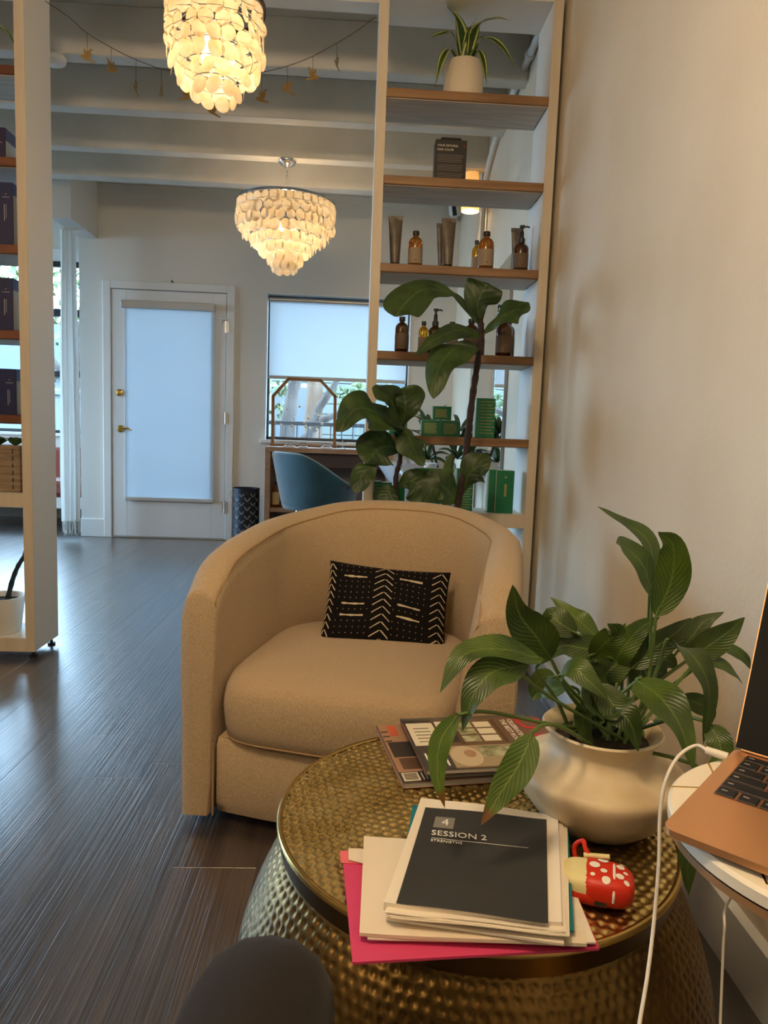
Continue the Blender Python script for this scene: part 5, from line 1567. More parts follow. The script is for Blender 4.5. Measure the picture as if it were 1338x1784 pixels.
gbox('small green box in front of the thin fig stem on the low shelf', 688, 706, 840, z6, 2.97, .05)
gbox('plain taller green box behind the low fig leaves', 734, 768, 816, z6, 2.88, .07)
gbox('green box with side text, left of the plain one behind the low leaves', 724, 733.5, 816, z6, 2.89, .07, 9, 'list')
gbox('green box with gold text lines right of the thick fig stem', 797, 826, 817, z6, 2.88, .06, 14, 'list')
gbox('green box turned sideways next to the large front one by the right post', 853, 864, 818, z6, 2.875, .07)
gbox('large plain green box with emblem at the right end of the low shelf', 866.5, 897, 820, z6, 2.855, .06, logo=True)

# ---- left unit: navy boxes
NAVY = mat('navy_carton', srgb(16, 26, 78), .4)
NAVYP = mat('pale_carton_side', srgb(176, 172, 160), .6)
SILV = mat('silver_print', srgb(150, 150, 160), .5)
def nbox(label, x1, ytop, z, Y=2.86, w=.11, dep=.09, m=NAVY):
    p1 = ony(x1, ytop, Y); zt = p1.z
    t = thing('navy_product_box', label, 'box', (p1.x-w/2, Y, z), group='navy product boxes on the left shelves')
    b = MB().box(p1.x-w, p1.x, Y, Y+dep, z, zt, bev=.0015).build('carton', m, t)
    MB().box(p1.x, p1.x+.0005, Y+.002, Y+dep-.002, z+.003, zt-.045).build('pale_side', NAVYP, b)
    MB().box(p1.x-.04, p1.x-.012, Y-.0005, Y, zt-.055, zt-.0525).prism([(-.004, 0), (0, .004), (.004, 0)], .0004, FRX(p1.x-.026, zt-.044, Y-.0003)).build('printed_emblem', SILV, b)
    MB().box(p1.x-.034, p1.x-.031, Y-.0005, Y, zt-.14, zt-.08).box(p1.x-.027, p1.x-.025, Y-.0005, Y, zt-.13, zt-.08).build('printed_text', SILV, b)
    return t
nbox('dark purple-navy box on the second walnut board from the top', 9, 222, ZL[1]+.0005, m=mat('purple_navy_carton', srgb(38, 26, 66), .4))
nbox('tall navy box on the third walnut board from the top', 22, 318, ZL[2]+.0005)
nbox('navy box on the fourth walnut board, greenery behind it', 22, 484, ZL[3]+.0005)
nbox('navy box on the lowest walnut board, beside a pale box', 28, 643, ZL[4]+.0005, w=.07)
# trailing dracaena high on the left unit, only one leaf tip shows
dp = V(-1.46, 2.93, ZL[0]+.001)
d2 = thing('potted_spider_plant', 'striped leaf tip of a plant on the top board of the left unit', 'plant', dp)
MB().lathe([(.03, 0), (.06, .002), (.068, .11), (.064, .11), (.06, .1), (.01, .1)], 30, dp).build('pot', POTW, d2, True, 50)
for k in range(7):
    a = k*.9
    pts = [dp+V(0, 0, .1), dp+V(.07*math.cos(a), .05*math.sin(a), .2), dp+V(.13*math.cos(a), .09*math.sin(a), .2), dp+V(.18*math.cos(a), .12*math.sin(a), .13)]
    if k == 0: pts = [dp+V(0, 0, .1), ony(-40, 20, 2.87), ony(-5, 45, 2.86), ony(21, 62, 2.85)]
    make_leaf(d2, 'leaf', G_DRAC, pts, .024, (0, -.6, .8), strap, 14, .3, .02, 300+k)
# wood-grain planter with succulents
WGRN = mat('woodgrain_planter', srgb(158, 138, 114), .7, col2=srgb(120, 100, 80), nscale=4, stretch=(2, 2, 30))
wp = ony(38, 860, 2.86)
wt = ony(38, 777, 2.86).z
pl = thing('succulent_planter', 'wood-grain planter box with green succulents on the low left shelf', 'planter', (wp.x-.1, 2.9, ZLLOW))
MB().box(wp.x-.22, wp.x, 2.85, 3.0, ZLLOW+.0005, wt, bev=.003).build('planter_box', WGRN, pl)
st_ = MB()
for k in range(6): st_.box(wp.x-.030, wp.x-.026, 2.8492, 2.85, ZLLOW+.012+.028*k, ZLLOW+.030+.028*k)
st_.build('stitching', BLK, pl)
rgs = random.Random(8)
for ci, cxs in enumerate((wp.x-.045, wp.x-.11, wp.x-.175)):
    cs = V(cxs, 2.91, wt-.004)
    for k in range(14):
        a = k*2.4; el = .35+.06*k; rr_ = .045-.0015*k
        d_ = V(math.cos(a)*math.cos(el), math.sin(a)*math.cos(el), math.sin(el))
        make_leaf(pl, 'succulent_leaf', G_SUCC, [cs, cs+d_*rr_*.5+V(0, 0, .004), cs+d_*rr_+V(0, 0, .012)], .034, V(0, 0, 1)-d_*.3, obov, 6, .3, 0, k)
# white pot with a cactus on the bottom of the left unit
CACT = mat('dark_cactus', srgb(30, 42, 34), .6, bump=.3, bscale=60)
POTP = mat('white_plant_pot', srgb(226, 222, 212), .55, bump=.1, bscale=3, bstretch=(1, 1, 60))
pr0, pr1 = ony(38, 1040, 2.9), ony(30, 1100, 2.9)
pcx = onz(2, 1100, .085)
pc_ = V(pr0.x-.095, 2.915, .0855)
wpot = thing('potted_cactus', 'dark branching cactus in a white pot at the bottom of the left unit', 'plant', pc_)
hp = pr0.z-.0855
MB().lathe([(.03, 0), (.074, 0), (.078, .004), (.094, hp), (.089, hp), (.084, hp-.01), (.08, hp-.03), (.01, hp-.03)], 44, pc_).build('pot', POTP, wpot, True, 50)
MB().lathe([(.082, hp-.022), (.001, hp-.018)], 24, pc_).build('soil', SOIL, wpot, True)
cs = pc_+V(0, 0, hp-.02)
MB().tube(catmull([cs+V(.03, 0, 0), ony(22, 1010, 2.9), ony(32, 985, 2.89), ony(42, 968, 2.89), ony(50, 940, 2.9)], 20), [.011-.0002*k+.001*math.sin(k*2) for k in range(21)], 8).build('stem', CACT, wpot, True)
MB().tube(catmull([cs+V(-.02, 0, 0), cs+V(-.02, 0, .12), cs+V(-.035, 0, .3)], 12), .013, 8).build('stem', CACT, wpot, True)
# ================================================================== BACK ROOM
DESKW = mat('vanity_oak', srgb(176, 138, 108), .5, col2=srgb(152, 114, 84), nscale=3, stretch=(2, 14, 14))
DESKD = mat('dark_drawer_front', srgb(74, 52, 46), .5)
dkY0, dkY1 = 5.56, 5.985
dzt = .812
dx0, dx1 = ony(461, 800, dkY0).x, ony(684, 830, dkY0).x
desk = thing('vanity_desk', 'light wood vanity desk with an open lower shelf beneath the far window', 'desk', ((dx0+dx1)/2, dkY0, 0))
MB().box(dx0, dx1, dkY0, dkY1, dzt-.04, dzt, bev=.003).build('desk_top', DESKW, desk)
for (a, b) in ((dx0, dx0+.045), (dx1-.045, dx1)):
    MB().box(a, b, dkY0, dkY1, 0, dzt-.04, bev=.003).build('side_panel', DESKW, desk)
MB().box(dx0+.045, dx1-.045, dkY0+.06, dkY0+.08, dzt-.15, dzt-.04, bev=.002).build('drawer_front', DESKD, desk)
MB().box(dx0+.045, dx1-.045, dkY0+.02, dkY1, .30, .335, bev=.003).build('lower_shelf', DESKW, desk)
MB().box(dx0+.045, dx1-.045, dkY1-.02, dkY1, 0, dzt-.04).build('back_panel', mat('desk_back_panel', srgb(150, 140, 136), .6), desk)
bottle('amber bottle with a cream label on the left of the desk lower shelf', ony(481, 840, 5.66).x, 5.66, .3355, .062, .20, lab=LABELC, lab_r=(.12, .7), group='bottles under the vanity desk')
bottle('squat amber jar beside the cream labelled bottle under the desk', ony(502, 850, 5.66).x, 5.66, .3355, .058, .10, lab=LABELC, lab_r=(.12, .5), group='bottles under the vanity desk')
bottle('white nozzle bottle under the right end of the desk', ony(664, 838, 5.66).x, 5.66, .3355, .05, .17, m=PLAST, lab=PLAST, capm=PLAST, group='bottles under the vanity desk')
# arched display frame
FRW = mat('golden_wood_frame', srgb(138, 92, 46), .45)
ay = 5.90
A_ = [(475, 766), (476, 690), (503, 660), (559, 663), (584, 691), (583, 768)]
ap = [ony(x_, y_, ay) for x_, y_ in A_]
zbm = dzt+.012
ap[0].z = zbm; ap[-1].z = zbm
arch = thing('earring_display', 'arched wooden display frame of hanging earrings on the vanity desk', 'display', ((ap[0].x+ap[-1].x)/2, ay, dzt))
for p, q in zip(ap, ap[1:]):
    d = (q-p).normalized(); n_ = V(d.z, 0, -d.x)
    b = MB(); w_ = .012
    for yy in (ay-.012, ay+.012):
        for pt in (p-d*.004, q+d*.004):
            for s_ in (-1, 1):
                r_ = pt+n_*w_*s_; b.v.append((r_.x, yy, r_.z))
    b.f = [(0, 1, 3, 2), (4, 6, 7, 5), (0, 2, 6, 4), (1, 5, 7, 3), (0, 4, 5, 1), (2, 3, 7, 6)]
    b.build('frame_side', FRW, arch)
MB().box(ap[0].x-.02, ap[-1].x+.02, ay-.05, ay+.05, dzt+.0005, dzt+.018, bev=.003).build('frame_foot', FRW, arch)
pa = MB(); pa.v = [(p.x, yy, p.z) for yy in (ay-.0015, ay+.0015) for p in ap]
n_ = len(ap); pa.f = [tuple(range(n_)), tuple(range(n_, 2*n_))[::-1]]+[(i, (i+1) % n_, n_+(i+1) % n_, n_+i) for i in range(n_)]
pa.build('clear_panel', clear_glass('clear_acrylic'), arch)
JEW = mat('pearl_earring', srgb(236, 226, 206), .2, .2); JEWG = mat('gold_earring', srgb(190, 160, 96), .25, 1)
for k, (jx, jy) in enumerate(((487, 705), (503, 690), (500, 712), (522, 708), (512, 728), (530, 735), (537, 728), (548, 720), (556, 724), (533, 743), (552, 748), (561, 738), (508, 742), (540, 746), (489, 740))):
    p = ony(jx, jy, ay-.006)
    e_ = MB().lathe([(.001, -.012), (.007, -.009), (.010, -.002), (.007, .006), (.001, .010)], 12, (p.x, ay-.008, p.z)).build('earring', JEW if k % 3 else JEWG, arch, True)
    MB().tube([(p.x, ay-.008, p.z+.009), (p.x, ay-.006, p.z+.028)], .0012, 4).build('hook', JEWG, e_)
# lash trays and a small stand on the desk
ACR = clear_glass('tray_acrylic', (.92, .94, .95, 1))
LASH = mat('black_lashes', srgb(20, 20, 22), .7)
for k, (x0, x1) in enumerate(((494, 514), (521, 536), (559, 579))):
    xc, w_ = wpx(x0, x1, 772, 5.68)
    t = thing('lash_tray', ['wide lash tray below the left of the earring frame', 'small lash tray below the middle of the earring frame', 'lash tray below the right of the earring frame'][k], 'tray', (xc, 5.68, dzt), group='lash trays on the vanity desk')
    MB().box(xc-w_/2, xc+w_/2, 5.64, 5.72, dzt+.0005, dzt+.010, bev=.003).build('tray_base', PLAST, t)
    MB().tube([(xc+w_*.46*math.cos(a), 5.66, dzt+.012+.022*math.sin(a)) for a in np.linspace(.15, PI-.15, 14)], .003, 6).build('lash_strip', LASH, t, True)
    MB().lathe([(w_*.45, .010), (w_*.42, .022), (w_*.25, .032), (.001, .035)], 20, (xc, 5.69, dzt)).build('dome_lid', ACR, t, True)
xs_, w_ = wpx(590, 604, 765, 5.7)
t = thing('ring_stand', 'little metal ring stand at the right of the desk top', 'stand', (xs_, 5.7, dzt))
MB().lathe([(.03, .0005), (.03, .006), (.004, .008)], 16, (xs_, 5.7, dzt)).tube([(xs_, 5.7, dzt+.006), (xs_, 5.7, dzt+.07)], .003, 6).tube([(xs_-.03, 5.7, dzt+.05), (xs_+.03, 5.7, dzt+.05)], .003, 6).build('stand_body', STEEL, t, True)
# papers on the desk top
tag(MB().box(ony(590, 772, 5.66).x, ony(632, 774, 5.66).x, 5.62, 5.80, dzt+.0005, dzt+.003).build('desk_notepad', PAPER, loc=(xs_+.1, 5.7, dzt)), 'flat white pad lying at the right of the desk top', 'notepad')

# ---- teal velvet chair
TEALV = mat('teal_velvet', srgb(34, 74, 88), .8, sheen=.9, spec=.25, col2=srgb(44, 88, 102), nscale=6)
TEALR = mat('teal_piping', srgb(150, 176, 186), .6)
tcx, tcy = ony(556, 850, 5.02).x, 5.06
tch = thing('tub_chair', 'teal velvet tub chair with a curved back pulled up to the vanity desk', 'chair', (tcx, tcy, 0), math.radians(-58))
TM = thing_matrix(tch)
# local: chair faces +y ; shell runs from left arm around the back (-y) to right arm
NS2 = 41; rows2 = []
for k in range(NS2):
    s_ = -1+2*k/(NS2-1)
    a = -PI/2+s_*math.radians(128)
    rx, ry = .30, .29
    hgt = .795-.20*smoothstep(.22, .9, abs(s_))-.015*abs(s_)
    zlow = .42-.02*(1-abs(s_))
    for_ = []
    n_ = V(math.cos(a), math.sin(a), 0)
    p = V(rx*math.cos(a), ry*math.sin(a), 0)
    tt = .045
    for o_, z in ((-.035, zlow), (-.02, zlow+.05), (.0, .58), (.022, hgt-.02), (.018, hgt-.004), (.0, hgt), (-tt*.5, hgt-.004), (-tt*.75, hgt-.03), (-tt, .6), (-tt-.01, .47)):
        lift = .025*max(0, (z-.5)/.3)
        for_.append(TM @ (p+n_*(o_+lift)+V(0, 0, z)))
    rows2.append(for_)
nn = len(rows2[0])
b = MB(); b.v = [tuple(q) for r in rows2 for q in r]
b.f = [(i*nn+j, i*nn+j+1, (i+1)*nn+j+1, (i+1)*nn+j) for i in range(NS2-1) for j in range(nn-1)]+[(i*nn, (i+1)*nn, (i+1)*nn+nn-1, i*nn+nn-1) for i in range(NS2-1)]+[tuple(range(nn)), tuple(range((NS2-1)*nn, NS2*nn))]
sh2 = b.build('shell', TEALV, tch, True, 70)
MB().tube([r[5] for r in rows2], .004, 6).build('piping', TEALR, sh2, True)
MB().lathe([(.05, .40), (.24, .40), (.265, .42), (.27, .45), (.25, .475), (.15, .485), (.001, .487)], 36, M=TM).build('seat', TEALV, tch, True, 70)
for k in range(4):
    a = PI/4+k*PI/2
    MB().tube([TM @ V(.15*math.cos(a), .15*math.sin(a), .41), TM @ V(.24*math.cos(a), .24*math.sin(a), .0)], [.013, .008], 10).build('leg', CHROME, tch, True)

# ---- waste bin with leaf cut-outs
BIN = mat('navy_black_metal', srgb(26, 32, 44), .5, .4)
LINER = mat('grey_bin_liner', srgb(150, 156, 166), .6)
bcx, bw = wpx(405, 451, 890, 5.72)
by = 5.74
bz0 = 0.0
bh = ony(428, 850, by).z
binn = thing('waste_bin', 'dark metal waste bin with leaf-shaped cut-outs beside the door', 'bin', (bcx, by, 0))
br_ = bw/2
MB().lathe([(.01, .004), (br_-.004, .004), (br_-.004, bh-.02)], 40, (bcx, by, 0), cap1=False).build('inner_liner', LINER, binn, True)
# lattice: wall grid with leaf holes left open
b = MB(); nA, nZ = 220, 110
def hole(a, z):
    # leaves in staggered pairs along vertical stems
    for ph in (0, 1):
        u = (a/(2*PI)*7+.5*ph) % 1.0-.5
        row = (z+ph*.035)/.07
        v = (row % 1.0)-.5
        if .03 < z < bh-.03:
            for sg in (-1, 1):
                # leaf axis slanted up-outward
                cx, cz = sg*.13, 0.0
                du, dv = (u-cx)*.13, (v-cz)*.07
                ca, sa = math.cos(.85*sg), math.sin(.85*sg)
                p, q = du*sa+dv*ca, du*ca-dv*sa
                if ph == 0 and (p/.026)**2+(q/.0075)**2 < 1: return True
                if ph == 1 and (p/.022)**2+(q/.0065)**2 < 1: return True
    return False
for j in range(nZ+1):
    for i in range(nA):
        a = 2*PI*i/nA
        b.v.append((bcx+br_*math.cos(a), by+br_*math.sin(a), bh*j/nZ))
for j in range(nZ):
    for i in range(nA):
        if not hole(2*PI*(i+.5)/nA, bh*(j+.5)/nZ):
            b.f.append((j*nA+i, j*nA+(i+1) % nA, (j+1)*nA+(i+1) % nA, (j+1)*nA+i))
b.build('pierced_wall', BIN, binn, True)
MB().lathe([(br_-.002, bh-.008), (br_+.003, bh-.006), (br_+.003, bh), (br_-.002, bh+.001)], 44, (bcx, by, 0), cap0=False, cap1=False).build('rim', BIN, binn, True)
MB().tube(catmull([V(bcx-br_, by-.01, bh-.02), V(bcx-br_-.02, by-.02, bh-.05), V(bcx-br_-.012, by-.02, bh-.08), V(bcx-br_, by-.015, bh-.09)], 14), .002, 6).build('bag_drawstring', LINER, binn, True)

# ---- leafy plant in the back room, seen through the shelves
bpc = V(ony(772, 760, 5.0).x, 5.05, 0)
sp_ = thing('floor_plant', 'bushy long-leaved plant in the back room seen between the shelf boards', 'plant', bpc)
MB().lathe([(.08, 0), (.12, .01), (.15, .34), (.143, .34), (.13, .3), (.02, .3)], 36, bpc).build('pot', POTG, sp_, True, 50)
MB().lathe([(.135, .31), (.001, .32)], 24, bpc).build('soil', SOIL, sp_, True)
MB().tube([bpc+V(0, 0, .31), bpc+V(-.02, 0, .7), bpc+V(-.10, 0, 1.02)], [.012, .01, .008], 8).build('stem', STEMD, sp_, True)
MB().tube([bpc+V(0.01, 0, .31), bpc+V(.06, .02, .6), bpc+V(.12, 0, .98)], [.012, .01, .008], 8).build('stem', STEMD, sp_, True)
rgl = random.Random(21)
for k in range(56):
    cs = bpc+(V(-.10, 0, 1.02) if k % 2 else V(.12, 0, .98))-V(0, 0, .05*(k % 6))
    a = k*2.399; el = rgl.uniform(-.1, 1.2); ln = rgl.uniform(.16, .26)
    d_ = V(math.cos(a)*math.cos(el), math.sin(a)*math.cos(el)*.8, math.sin(el))
    make_leaf(sp_, 'leaf', G_PALM, [cs, cs+d_*ln*.5+V(0, 0, .02), cs+d_*ln+V(0, 0, -.03)], .042, V(-d_.x*.3, -.6, 1), lance, 8, .25, .02, k)

# ---- white trolley with bottles behind the low shelf
WTR = mat('white_trolley', srgb(222, 226, 232), .4)
tx0, tx1, ty = ony(700, 840, 4.2).x, wallx(4.2)-.03, 4.2
tr_ = thing('salon_trolley', 'white salon trolley behind the low shelf holding styling things', 'trolley', ((tx0+tx1)/2, ty, 0))
for z in (.18, .45, .70):
    MB().box(tx0, tx1, ty, ty+.34, z, z+.02, bev=.004).box(tx0, tx1, ty, ty+.008, z+.02, z+.05, bev=.002).build('tray', WTR, tr_)
for x_ in (tx0+.015, tx1-.015):
    for y_ in (ty+.015, ty+.325):
        MB().tube([(x_, y_, .05), (x_, y_, .75)], .010, 8).build('post', CHROME, tr_, True)
        MB().lathe([(.025, -.009), (.025, .009)], 14, M=Matrix.Translation((x_, y_, .025)) @ Matrix.Rotation(PI/2, 4, 'X')).build('caster', BLK, tr_, True)
tz_ = .7205
def spray(label, xpx, ytop, m, capm):
    xc = ony(xpx, 830, ty+.1).x
    h = ony(xpx, ytop, ty+.1).z-tz_
    t = thing('spray_bottle', label, 'bottle', (xc, ty+.1, tz_), group='things on the white trolley')
    MB().lathe([(.01, 0), (.032, 0), (.034, .01), (.034, h*.5), (.026, h*.62), (.012, h*.7), (.012, h*.78)], 22, (xc, ty+.1, tz_)).build('bottle_body', m, t, True, 50)
    MB().box(xc-.035, xc+.014, ty+.088, ty+.112, tz_+h*.82, tz_+h, bev=.006).box(xc-.010, xc+.008, ty+.09, ty+.11, tz_+h*.74, tz_+h*.84).tube([(xc-.018, ty+.1, tz_+h*.84), (xc-.030, ty+.1, tz_+h*.66)], .005, 6).build('trigger_head', capm, t, True, 30)
spray('clear spray bottle with a black trigger on the trolley', 784, 795, mat('clear_plastic', srgb(210, 214, 214), .2, trans=.4), CAPB)
pbt = lambda label, x0, x1, yt, m, **k: bottle(label, wpx(x0, x1, 820, ty+.12)[0], ty+.12, tz_, wpx(x0, x1, 820, ty+.12)[1], ony((x0+x1)/2, yt, ty+.12).z-tz_, m=m, lab=LABELT, group='things on the white trolley', **k)
pbt('teal bottle with a navy cap on the trolley', 820, 839, 784, mat('teal_plastic', srgb(30, 110, 130), .3), capm=NAVY)
pbt('short white jar on the left of the trolley', 738, 756, 808, PLAST, capm=PLAST)
tag(MB().tube(catmull([ony(752, 842, ty+.06), ony(760, 836, ty+.06), ony(772, 842, ty+.06)], 8), .008, 8).build('hair_clip', BLK, loc=tuple(ony(760, 842, ty+.06))), 'black hair clip lying on the trolley edge', 'clip') if False else None
# silver standing frame
fp = [ony(x_, y_, ty+.2) for x_, y_ in ((856, 820), (877, 816), (872, 789), (860, 789))]
fr_ = thing('tabletop_mirror', 'small silver tilted frame on the trolley behind the green boxes', 'mirror', (fp[0].x, ty+.2, tz_))
xm, zm0, zm1 = (fp[0].x+fp[1].x)/2, tz_, fp[2].z
Mx = Matrix.Translation((xm, ty+.2, zm0)) @ Matrix.Rotation(math.radians(-10), 4, 'Y') @ Matrix.Rotation(math.radians(-12), 4, 'X')
hM = (zm1-zm0); wM = .04
for (x0, x1, z0, z1) in ((-wM, wM, 0, .012), (-wM, wM, hM-.012, hM), (-wM, -wM+.012, 0, hM), (wM-.012, wM, 0, hM)):
    MB().box(x0, x1, -.008, .008, z0, z1, bev=.002, M=Mx).build('frame_side', STEEL, fr_)
MB().box(-wM+.01, wM-.01, -.002, .002, .01, hM-.01, M=Mx).build('mirror_glass', MIRR, fr_)
# chrome tap arm and white basin left of the trolley
bx0 = ony(692, 805, 4.6)
bas = thing('shampoo_basin', 'white shampoo basin with a chrome spout behind the thin fig stem', 'basin', (bx0.x, 4.75, 0))
MB().lathe([(.10, 0), (.09, .02), (.06, .1), (.06, .5), (.12, .62), (.2, .74), (.205, .76), (.19, .755), (.12, .66), (.02, .64)], 32, (bx0.x+.08, 4.78, 0)).build('bowl', mat('white_ceramic', srgb(224, 228, 236), .25), bas, True, 60)
MB().tube(catmull([V(bx0.x+.1, 4.9, .75), V(bx0.x+.08, 4.85, .83), V(bx0.x-.02, 4.7, .85), V(bx0.x-.13, 4.6, .865)], 16), .014, 10).build('spout', CHROME, bas, True)

# ---- rust sofa below the alcove window
RUST = mat('rust_upholstery', srgb(132, 58, 42), .85, sheen=.3)
sf = thing('rust_sofa', 'rust-red sofa under the alcove window behind the curtain', 'sofa', (-3.3, 6.7, 0))
MB().box(-4.3, -2.36, 6.86, 7.08, .30, .70, bev=.06).build('backrest', RUST, sf, True, 40)
MB().box(-4.3, -2.36, 6.38, 6.9, .27, .42, bev=.05).build('seat', RUST, sf, True, 40)
MB().box(-4.28, -2.38, 6.42, 7.05, .17, .28, bev=.01).build('base_rail', mat('white_base_rail', srgb(214, 212, 206), .5), sf)
for (x_, y_) in ((-4.2, 6.46), (-2.46, 6.46), (-4.2, 7.0), (-2.46, 7.0)):
    MB().tube([(x_, y_, 0), (x_, y_, .17)], .02, 8).build('leg', BLK, sf, True)
# ================================================================== LAPTOP, LAPTOP TABLE, CABLE
LZT = .634
la = onz(1152, 1440, LZT); lb = onz(1282, 1303, LZT)
ly = (lb-la).normalized(); lx = V(ly.y, -ly.x, 0)
LD, LWD = .2125, .304
LM0 = frame((la.x, la.y, LZT-.0105), lx, ly)     # x along the front edge, y to the hinge
ROSE = mat('rose_gold_aluminium', srgb(222, 166, 116), .38, .75)
KEYB = mat('black_keycap', srgb(22, 21, 22), .55)
KEYL = mat('keycap_legend', srgb(170, 166, 160), .6)
SCRN = mat('dark_screen', srgb(6, 6, 7), .35, spec=.12)
lap = thing('laptop', 'open rose gold laptop with black keys at the right edge', 'laptop', tuple(LM0.translation))
def rounded(w, h, r, n=6):
    pts = []
    for (cx, cy, a0) in ((w-r, r, -PI/2), (w-r, h-r, 0), (r, h-r, PI/2), (r, r, PI)):
        for k in range(n+1):
            a = a0+PI/2*k/n; pts.append((cx+r*math.cos(a), cy+r*math.sin(a)))
    return pts
MB().prism(rounded(LWD, LD, .011), .0062, LM0 @ Matrix.Translation((0, 0, .0043))).build('base', ROSE, lap, True, 30)
MB().prism(rounded(LWD-.012, LD-.012, .010), .0024, LM0 @ Matrix.Translation((.006, .006, .0019))).build('underside', mat('laptop_underside', srgb(120, 90, 66), .5, .6), lap, True, 30)
for fx_, fy_ in ((.03, .03), (LWD-.03, .03), (.03, LD-.03), (LWD-.03, LD-.03)):
    MB().lathe([(.007, 0), (.0065, .0022)], 16, M=LM0 @ Matrix.Translation((fx_, fy_, .0002))).build('rubber_foot', BLK, lap, True, 50)
kx0, ky0, ky1 = .0135, .0915, .198
well = MB().box(kx0, LWD-kx0, ky0, ky1, .0106, .0108, M=LM0).build('keyboard_well', mat('keyboard_well', srgb(150, 108, 80), .4, .6), lap)
rowh = (ky1-ky0)/5.75
kid = 0
for r_ in range(6):
    y0 = ky0+.0012+r_*rowh
    hh = rowh-.0026 if r_ < 5 else rowh*.72
    if r_ == 0: ws = [1, 1, 1, 1.3, 5.2, 1.3, 1, 1, 1, 1]
    elif r_ == 1: ws = [2.3]+[1]*10+[2.3]
    elif r_ == 2: ws = [1.8]+[1]*11+[1.8]
    elif r_ == 3: ws = [1.5]+[1]*12+[1.1]
    elif r_ == 4: ws = [1]*13+[1.6]
    else: ws = [1.2]+[1]*13
    tot = sum(ws); x_ = kx0+.0012; W_ = LWD-2*kx0-.0024
    for w_ in ws:
        wk = W_*w_/tot
        k_ = MB().box(x_, x_+wk-.0026, y0, y0+hh, .0106, .0120, bev=.0006, M=LM0).build('key', KEYB, lap)
        if x_ < .14: MB().box(x_+.003, x_+min(.008, wk*.5), y0+hh*.55, y0+hh*.65, .0120, .01205, M=LM0).build('key_legend', KEYL, k_)
        x_ += wk
MB().box(LWD/2-.06, LWD/2+.06, .006, .084, .0104, .0107, M=LM0).build('trackpad', ROSE, lap)
tilt = math.radians(24)
LID = LM0 @ Matrix.Translation((0, LD-.006, .0125)) @ Matrix.Rotation(PI/2-tilt, 4, 'X')
lid = MB().prism(rounded(LWD, .208, .010), .0045, LID @ Matrix.Translation((0, 0, -.0045))).build('lid', ROSE, lap, True, 30)
MB().box(.0012, LWD-.0012, .0012, .2068, 0, .0004, M=LID).build('screen', SCRN, lid)
MB().tube([LM0 @ V(.04, LD-.004, .010), LM0 @ V(LWD-.04, LD-.004, .010)], .0055, 10).build('hinge', mat('dark_hinge', srgb(40, 34, 30), .4), lap, True)

# round side table with brass inlay under the laptop
WTOP = mat('white_lacquer_top', srgb(232, 222, 200), .35)
RIMB = mat('brown_wood_rim', srgb(150, 112, 74), .45)
tzz = LZT-.0110
sR = .1445
# place so its left edge shows beside the laptop
sc_ = V(.436, .558, 0)
side = thing('side_table', 'small round white side table with thin brass inlay lines under the laptop', 'table', sc_)
MB().lathe([(.01, -.014), (sR-.004, -.014), (sR, -.012), (sR, -.003), (sR-.003, 0), (.001, 0)], 80, (sc_.x, sc_.y, tzz)).build('table_top', WTOP, side, True, 40)
MB().lathe([(.02, -.024), (sR-.006, -.024), (sR-.001, -.021), (sR-.001, -.014)], 80, (sc_.x, sc_.y, tzz), cap1=False).build('under_rim', RIMB, side, True, 50)
for (ax, ay_, dx_, dy_, l0, l1) in ((.341, .635, 1.0, -.06, -.028, .18), (.376, .680, .28, 1.0, -.20, .016), (.436, .558, .72, .7, -.13, .13)):
    d_ = V(dx_, dy_, 0).normalized(); n_ = V(-d_.y, d_.x, 0)
    b = MB(); b.add([V(ax, ay_, tzz+z)+d_*r_+n_*s_*.0009 for z in (-.0002, .0004) for r_ in (l0, l1) for s_ in (-1, 1)], [(0, 1, 3, 2), (4, 6, 7, 5), (0, 4, 5, 1), (2, 3, 7, 6), (0, 2, 6, 4), (1, 5, 7, 3)])
    b.build('brass_inlay', BRASS, side)
MB().lathe([(.016, .02), (.016, tzz-.05)], 20, (sc_.x, sc_.y, 0)).build('pole', BRASS, side, True)
MB().lathe([(.01, 0), (.125, 0), (.125, .008), (.03, .018), (.016, .03)], 48, (sc_.x, sc_.y, 0)).build('foot_plate', BRASS, side, True, 40)

# charging cable
CAB = mat('white_cable', srgb(226, 218, 202), .45)
plug = LM0 @ V(-.001, LD-.022, .0075)
cb_ = thing('charging_cable', 'white charging cable looping from the laptop side down past the table', 'cable', plug)
pd = -lx
MB().tube([plug, plug+pd*.022], .0042, 12).build('plug', CAB, cb_, True)
# the laptop side lies at ~y .66 ; the cable arcs up-left then falls in front of the bowl
cpx = [(1212, 1299, .715), (1182, 1318, .71), (1160, 1360, .70), (1150, 1420, .69), (1148, 1500, .675), (1140, 1600, .655), (1128, 1700, .62), (1112, 1800, .58), (1105, 1900, .54)]
cpt = [plug+pd*.02]+[ony(*p) for p in cpx]
gf = cpt[-1]
cpt += [V(gf.x+.01, gf.y+.0, .03), V(gf.x+.06, gf.y-.05, .004), V(gf.x+.2, gf.y-.2, .004)]
MB().tube(catmull(cpt, 120), .0019, 10).build('cord', CAB, cb_, True)
# second thin cable dropping behind the side table
c0 = ony(1272, 1565, .80)
tag(MB().tube(catmull([V(sc_.x+.02, sc_.y+sR*.7, tzz-.03), c0, ony(1262, 1620, .80), ony(1258, 1700, .79), ony(1254, 1800, .77), ony(1250, 1860, .75), V(ony(1250, 1860, .75).x+.02, .70, .004)], 60), .0017, 8).build('thin_cable', CAB, loc=tuple(c0)), 'thin white cable hanging behind the side table in front of the baseboard', 'cable')

